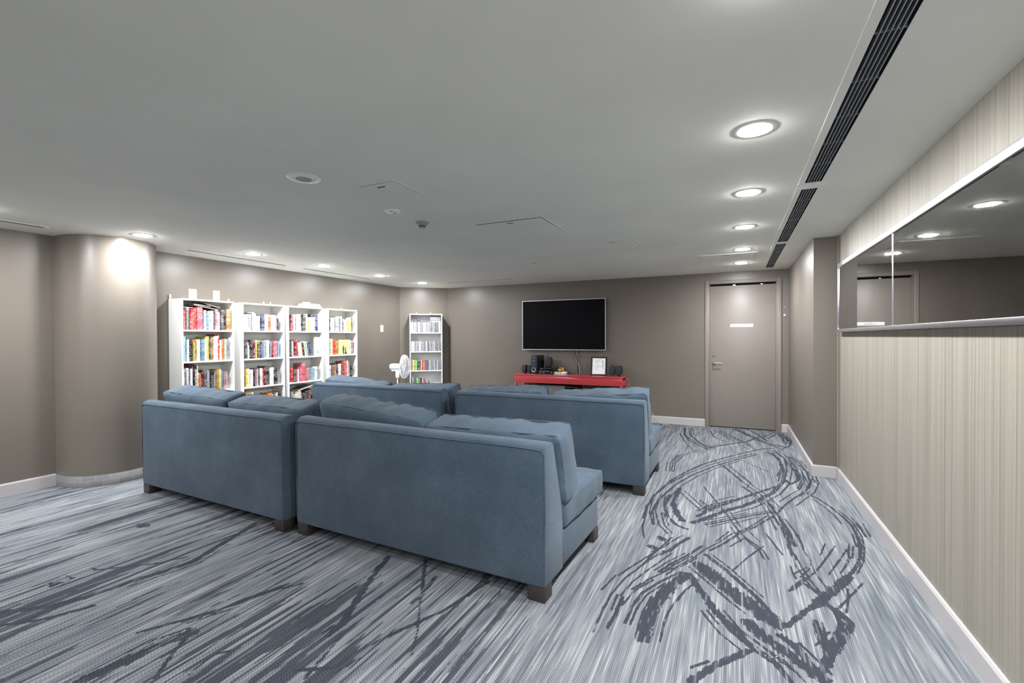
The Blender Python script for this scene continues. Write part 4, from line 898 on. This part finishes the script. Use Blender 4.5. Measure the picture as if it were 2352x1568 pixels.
# large white flowered album and face-out yellow book
def upright_cover(ci, si, crop, xa, xb, tp, code, dp, label, yawdeg, back):
    x0, y0, x1, y1, W = crop; k = (x1-x0)/W; zs = SHELF[si]
    ua, _ = to_case(ci, x0+xa*k, y0+tp*k+14, back); ub, zt = to_case(ci, x0+xb*k, y0+tp*k, back); wv = ub-ua; hh = zt-zs
    mb = MB().box((-0.016, 0, 0), (-0.0135, wv, hh), 0).box((-0.0025, 0, 0), (0, wv, hh), 0).box((-0.0135, 0, 0), (-0.0025, 0.003, hh), 0).box((-0.0135, 0.0032, 0.003), (-0.0025, wv-0.004, hh-0.003), 1)
    ob = put(ci, 'book', mb.mesh('book', ['bk_'+code, 'pages']), ua, zs+0.0004, back, label, 'book', 'books on the white bookcases', 0, yaw=rad(yawdeg))
    return ob, wv, hh
plain('bk_face_yellow', (240, 224, 140), 0.5, var=0.03); plain('bk_face_white', (240, 240, 240), 0.5, var=0.02)
M['bk_Y'] = M['bk_face_yellow']; M['bk_W'] = M['bk_face_white']
ob, wv, hh = upright_cover(3, 1, C4B, 487, 822, 140, 'Y', 0.016, 'yellow book turned face out, FASHION title, bookcase nearest the light switch', 0, 0.014)
text('cover_title', 'Fashion', 0.042, 'bk_t', ob, (0.0004, wv*0.58, hh*0.79), (PI/2, 0, PI/2), 0.0004, 0.85)
mb = MB()
for (cy_, wb, wt, h0, h1) in ((0.40, 0.012, 0.02, 0.03, 0.52), (0.62, 0.034, 0.012, 0.03, 0.40)):
    prof = [(wv*cy_-wb, hh*h0), (wv*cy_+wb, hh*h0), (wv*cy_+wt*0.8, hh*(h0+h1)/2), (wv*cy_+wt, hh*(h1-0.05)), (wv*cy_+0.005, hh*h1), (wv*cy_-0.005, hh*h1), (wv*cy_-wt, hh*(h1-0.05)), (wv*cy_-wt*0.8, hh*(h0+h1)/2)]
    mb.prism(prof, 0.0001, 0.0007, 'x')
    c0 = (wv*cy_, hh*(h1+0.045)); mb.prism([(c0[0]+0.011*math.cos(a), c0[1]+0.013*math.sin(a)) for a in [2*PI*i/10 for i in range(10)]], 0.0001, 0.0007, 'x')
mb.build('cover_figures', 'ink', ob)
ob, wv, hh = upright_cover(2, 1, C3B, 1316, 1560, 270, 'W', 0.02, 'tall white album with sprigs of flowers, third bookcase from the column', 0, 0.045)
mb = MB()
for i in range(26):
    a, b_ = wv*random.uniform(0.1, 0.9), hh*random.uniform(0.05, 0.40); q = random.uniform(0.003, 0.008)
    mb.prism([(a+q*math.cos(t_), b_+q*0.6*math.sin(t_)) for t_ in [2*PI*k/6+i for k in range(6)]], 0.0001, 0.0006, 'x')
mb.build('flower_print', 'ink', ob)
# title on the tall orchid book
for o in list(COL.objects):
    if o.name.startswith('book') and o.get('label', '').startswith('thick tall black book, seventh') and 'third shelf, bookcase nearest' in o['label'] or (o.get('label', '').find('black book, seventh from column end, third shelf, bookcase nearest the column') >= 0):
        d_ = o.data; hh = max(v.co.z for v in d_.vertices); wv = max(v.co.y for v in d_.vertices)
        text('spine_title', "FLORA'S ORCHIDS", 0.026, 'paper', o, (0.0006, wv*0.5, hh*0.47), (0, PI/2, 0), 0.0003, 1.0)
        break
# magazines laid across the tops
def lay(ci, si, crop, xa, xb, ya, wdeg, code, label, th=0.006, dp=0.17, back=0.03, lift=0.0, depth_yaw=0.0):
    x0, y0, x1, y1, W = crop; k = (x1-x0)/W
    ua, z = to_case(ci, x0+xa*k, y0+ya*k, back); ub, _ = to_case(ci, x0+xb*k, y0+ya*k, back)
    mb = MB().box((-dp, 0, 0), (0, ub-ua, 0.0012), 0).box((-dp, 0, th-0.0012), (0, ub-ua, th), 0).box((-dp, 0, 0.0012), (-dp+0.0012, ub-ua, th-0.0012), 0).box((-dp+0.002, 0.001, 0.0012), (-0.002, ub-ua-0.001, th-0.0012), 1)
    o, n, uu = case_frame(ci); p = o+uu*ua-n*back
    ob = link('magazine', mb.mesh('magazine', ['bk_'+code, 'pages']))
    ob.matrix_world = Matrix.Translation((p[0], p[1], z+lift)) @ Matrix.Rotation(CASES[ci][2]+depth_yaw, 4, 'Z') @ Matrix.Rotation(rad(wdeg), 4, 'X')
    tag(ob, label, 'magazine', 'magazines lying over the books')
lay(0, 0, C1A, 172, 560, 345, 0, 'k', 'black magazine lying flat over charcoal books, top shelf nearest column', 0.008)
lay(0, 0, C1A, 640, 1420, 270, -9, 'm', 'maroon magazine sloping over the top shelf books nearest column', 0.009, 0.18, 0.02)
lay(0, 0, C1A, 600, 1250, 225, -6, 'd', 'charcoal magazine second in the sloping pile nearest column', 0.007, 0.18, 0.03)
lay(0, 0, C1A, 900, 1620, 170, -14, 'k', 'black magazine topmost of the sloping pile nearest the column', 0.007, 0.18, 0.025)
lay(2, 3, C3C, 480, 960, 1080, 12, 'k', 'large black folder sloping over fourth shelf books, third bookcase', 0.02, 0.19, 0.02)
# disc cases in the corner bookcase
def discs(si, ua, ub, first=1):
    u = ua; i = first; zs = SHELF[si]
    while u+0.0155 < ub:
        wv = [0.0148, 0.0148, 0.0148, 0.012, 0.020][(i*7+si) % 5]
        if u+wv > ub: break
        put(4, 'disc_case', dvd_mesh(wv), u, zs+0.0004, 0.012+0.006*((i*5) % 4)/3, '%sdisc case, %s from the fan end, %s of the lone corner bookcase' % ('wide ' if wv > 0.018 else ('slim ' if wv < 0.013 else ''), ordinal(i), SN[si]), 'disc case', 'film disc cases in the corner bookcase')
        u += wv+0.0005; i += 1
discs(0, CT+0.002, CW-CT-0.002); discs(1, CT+0.002, CW-CT-0.002)
e = shelf_books(4, 2, C5B, '197 243 700 s;247 306 700 y;316 386 695 g;405 492 655 d;500 528 700 c;532 570 700 r;573 615 700 o')
discs(2, e+0.002, CW-CT-0.002, 8)
shelf_books(4, 3, C5B, '236 298 1240 s 3;306 363 1250 k 3;374 438 1270 g 3;446 486 1290 s 3;496 552 1270 k 3;562 588 1270 w 3;594 628 1260 r 3')
put(4, 'book', book_mesh(0.012, 0.19, 0.13, 'w', True), 0.345, SHELF[3]+0.0004, 0.02, 'thin white book leaning hard, fourth shelf of the lone corner bookcase', 'book', 'books on the white bookcases', rad(16))
def flat_disc(si, u, z, rz, k, label, wv=0.0148):
    o, n, uu = case_frame(4); p = o+uu*u-n*0.015
    ob = link('disc_case', dvd_mesh(wv)); 
    ob.matrix_world = Matrix.Translation((p[0], p[1], z)) @ Matrix.Rotation(CASES[4][2]+rad(rz), 4, 'Z') @ Matrix.Rotation(rad(-90), 4, 'X')
    tag(ob, label, 'disc case', 'film disc cases in the corner bookcase')
zt = SHELF[0]+0.1915
for k in range(3): flat_disc(0, 0.022+0.01*(k == 1), zt+0.0155*k+0.0152, [0, 2, -2][k], k, 'disc case lying flat, %s up in the fan end pile, lone bookcase' % ordinal(k+1))
for k in range(6): flat_disc(0, 0.385-0.012*(k % 2), zt+0.0155*k+0.0152, [0, -2, 2, 0, 1, -1][k], k, 'disc case lying flat, %s up in the television end pile, lone bookcase' % ordinal(k+1))
t_ = SHELF[3]
for k in range(8): flat_disc(3, 0.37+0.004*(k % 3), t_+0.0155*k+0.0156, [2, -2, 1, 3, -1, 2, 0, 5][k], k, 'disc case lying flat, %s up in the fourth shelf pile, lone bookcase' % ordinal(k+1))

# things on top of the bookcases
def on_top(ci, u, back): o, n, uu = case_frame(ci); p = o+uu*u-n*back; return (p[0], p[1], CH+0.0003)
for i, (px, ww) in enumerate((((433.5, 663), 0.085), ((489.5, 667), 0.076))):
    u, zt = to_case(0, px[0], px[1], 0.05)
    t = thing('card_sign', ['larger blank white card standing on the bookcase beside column', 'smaller blank white card standing on the bookcase beside column'][i], 'card', on_top(0, u, 0.05))
    MB().box((-0.001, 0, 0), (0.001, ww, zt-CH)).build('card', 'paper', t)
    MB().box((-0.02, ww*0.3, 0), (0.012, ww*0.7, 0.003)).build('card_foot', 'white_plastic', t)
def bracket(ci, u, back, hgt, label):
    t = thing('wall_anchor', label, 'bracket', on_top(ci, u, back), (0, 0, CASES[ci][2]), group='safety brackets on the bookcases')
    MB().box((-0.03, -0.008, 0), (0.0, 0.008, 0.003)).build('foot_plate', 'steel', t)
    MB().box((-0.033, -0.008, 0), (-0.030, 0.008, hgt)).build('upright_plate', 'white_plastic', t)
bracket(0, 0.015, 0.20, 0.055, 'small bracket on bookcase corner beside the round column')
bracket(0, 0.585, 0.05, 0.035, 'small bracket at the far top corner of the first bookcase')
bracket(1, 0.36, 0.06, 0.035, 'small bracket on the second bookcase, of the pair nearer column')
bracket(1, 0.46, 0.06, 0.035, 'small bracket on the second bookcase, of the pair farther from column')
bracket(3, 0.38, 0.08, 0.025, 'tiny bracket on the bookcase nearest the light switch')
bracket(4, 0.13, 0.10, 0.03, 'small bracket on the lone corner bookcase, fan side')
bracket(4, 0.39, 0.10, 0.03, 'small bracket on the lone corner bookcase, television side')
for k, (w_, d_, z_, u_, yw) in enumerate(((0.26, 0.17, 0.030, 0.33, 0), (0.24, 0.16, 0.022, 0.34, 4))):
    zz = 0 if k == 0 else 0.0305
    px_ = on_top(2, u_, 0.03)
    t = thing('game_box', ['lower pale box lying on top of the third bookcase', 'upper pale box with dark print on the third bookcase'][k], 'box', (px_[0], px_[1], px_[2]+zz), (0, 0, rad(yw)))
    MB().box((-d_, 0, 0), (0, w_, z_*0.45)).build('tray', 'white_plastic', t, bevel=0.002)
    MB().box((-d_-0.002, -0.002, z_*0.45), (0.002, w_+0.002, z_)).build('lid', 'paper', t, bevel=0.002)
    if k: MB().box((0.0021, w_*0.55, z_*0.5), (0.0026, w_*0.92, z_*0.9)).build('print', 'letter_grey', t)
px_ = on_top(2, 0.345, 0.045)
mb = MB()
mb.lathe([(0.0005, 0.0), (0.03, 0.002), (0.05, 0.010), (0.055, 0.018), (0.05, 0.019), (0.03, 0.010), (0.0005, 0.008)], 20)
tag(mb.build('plastic_bowl', 'white_plastic', None, (px_[0]-0.06, px_[1]+0.05, px_[2]+0.053), smooth=True), 'shallow white plastic dish on the boxes atop third bookcase', 'dish')

# ------------------------------------------------------------------ pedestal fan
_pf = at_plane(913, 842, np.array([0, 0, CAMH])+CAM[2]*7.95, CAM[2])
fan = thing('pedestal_fan', 'white pedestal fan seen side on before the lone bookcase', 'fan', (_pf[0], _pf[1], 0), (0, 0, math.atan2(0.60, 0.80)-rad(8)))
ZF = float(_pf[2])
MB().lathe([(0.0005, 0.045), (0.03, 0.045), (0.06, 0.03), (0.19, 0.014), (0.2, 0.006), (0.2, 0)], 40).build('foot', 'fan_white', fan, smooth=True)
MB().lathe([(0.016, 0.03), (0.016, 0.42), (0.022, 0.43), (0.022, 0.48), (0.012, 0.49)], 20).build('outer_pole', 'fan_white', fan, smooth=True)
MB().lathe([(0.011, 0.45), (0.011, ZF-0.16)], 16).build('inner_pole', 'fan_white', fan, smooth=True)
MB().lathe([(0.014, ZF-0.20), (0.032, ZF-0.18), (0.036, ZF-0.10), (0.028, ZF-0.055), (0.02, ZF-0.045)], 20).build('control_neck', 'fan_white', fan, smooth=True)
RY = Matrix.Rotation(PI/2, 4, 'Y')
MB().lathe([(0.0005, -0.135), (0.03, -0.132), (0.048, -0.115), (0.055, -0.08), (0.055, -0.02), (0.05, 0.03), (0.03, 0.045), (0.0005, 0.045)], 28, 0, Matrix.Translation((0, 0, ZF)) @ RY).build('motor_housing', 'fan_white', fan, smooth=True)
MB().box((-0.10, -0.025, ZF-0.075), (0.03, 0.025, ZF-0.045)).build('tilt_bracket', 'fan_white', fan, bevel=0.006)
cg = MB(); RC = 0.198; xc = 0.115
def ring(r, x, tr): cg.tube([(x, r*math.cos(2*PI*k/40), ZF+r*math.sin(2*PI*k/40)) for k in range(40)], tr, 6, closed=True)
ring(RC, xc, 0.007); ring(RC*0.985, xc+0.035, 0.002); ring(RC*0.985, xc-0.03, 0.002); ring(0.10, xc-0.065, 0.002); ring(0.10, xc+0.075, 0.002)
for k in range(64):
    a = 2*PI*k/64; c_, s_ = math.cos(a), math.sin(a)
    for sgn in (-1, 1):
        q = [(0.052, 0.070), (0.11, 0.066), (0.155, 0.054), (0.185, 0.034), (RC, 0.0)]
        cg.tube([(xc+sgn*dx*(1.1 if sgn > 0 else 1.0), r*c_, ZF+r*s_) for r, dx in q], 0.0014, 4)
cg.build('wire_cage', 'fan_white', fan, smooth=True)
MB().lathe([(0.0005, 0.086), (0.03, 0.085), (0.055, 0.076), (0.055, 0.070)], 24, 0, Matrix.Translation((xc, 0, ZF)) @ RY).build('cage_badge', 'fan_white', fan, smooth=True)
MB().lathe([(0.0005, 0.035), (0.028, 0.03), (0.034, 0.0), (0.034, -0.03)], 20, 0, Matrix.Translation((xc, 0, ZF)) @ RY).build('blade_hub', 'fan_white', fan, smooth=True)
for k in range(3):
    vs, fs = [], []; nr, na = 7, 7
    for i in range(nr):
        r = 0.03+0.15*i/(nr-1); sp = rad(34+44*math.sin(PI*min(1, i/(nr-1)*0.75)))
        for j in range(na):
            f = j/(na-1)-0.5; a = f*sp+rad(120*k); x = xc-0.022*math.sin(f*2.2)*1.1
            vs.append((x, r*math.cos(a), ZF+r*math.sin(a)))
    fs = [(i*na+j, (i+1)*na+j, (i+1)*na+j+1, i*na+j+1) for i in range(nr-1) for j in range(na-1)]
    bl = MB().add(vs, fs).build('blade', 'fan_white', fan, smooth=True); md = bl.modifiers.new('thick', 'SOLIDIFY'); md.thickness = 0.002
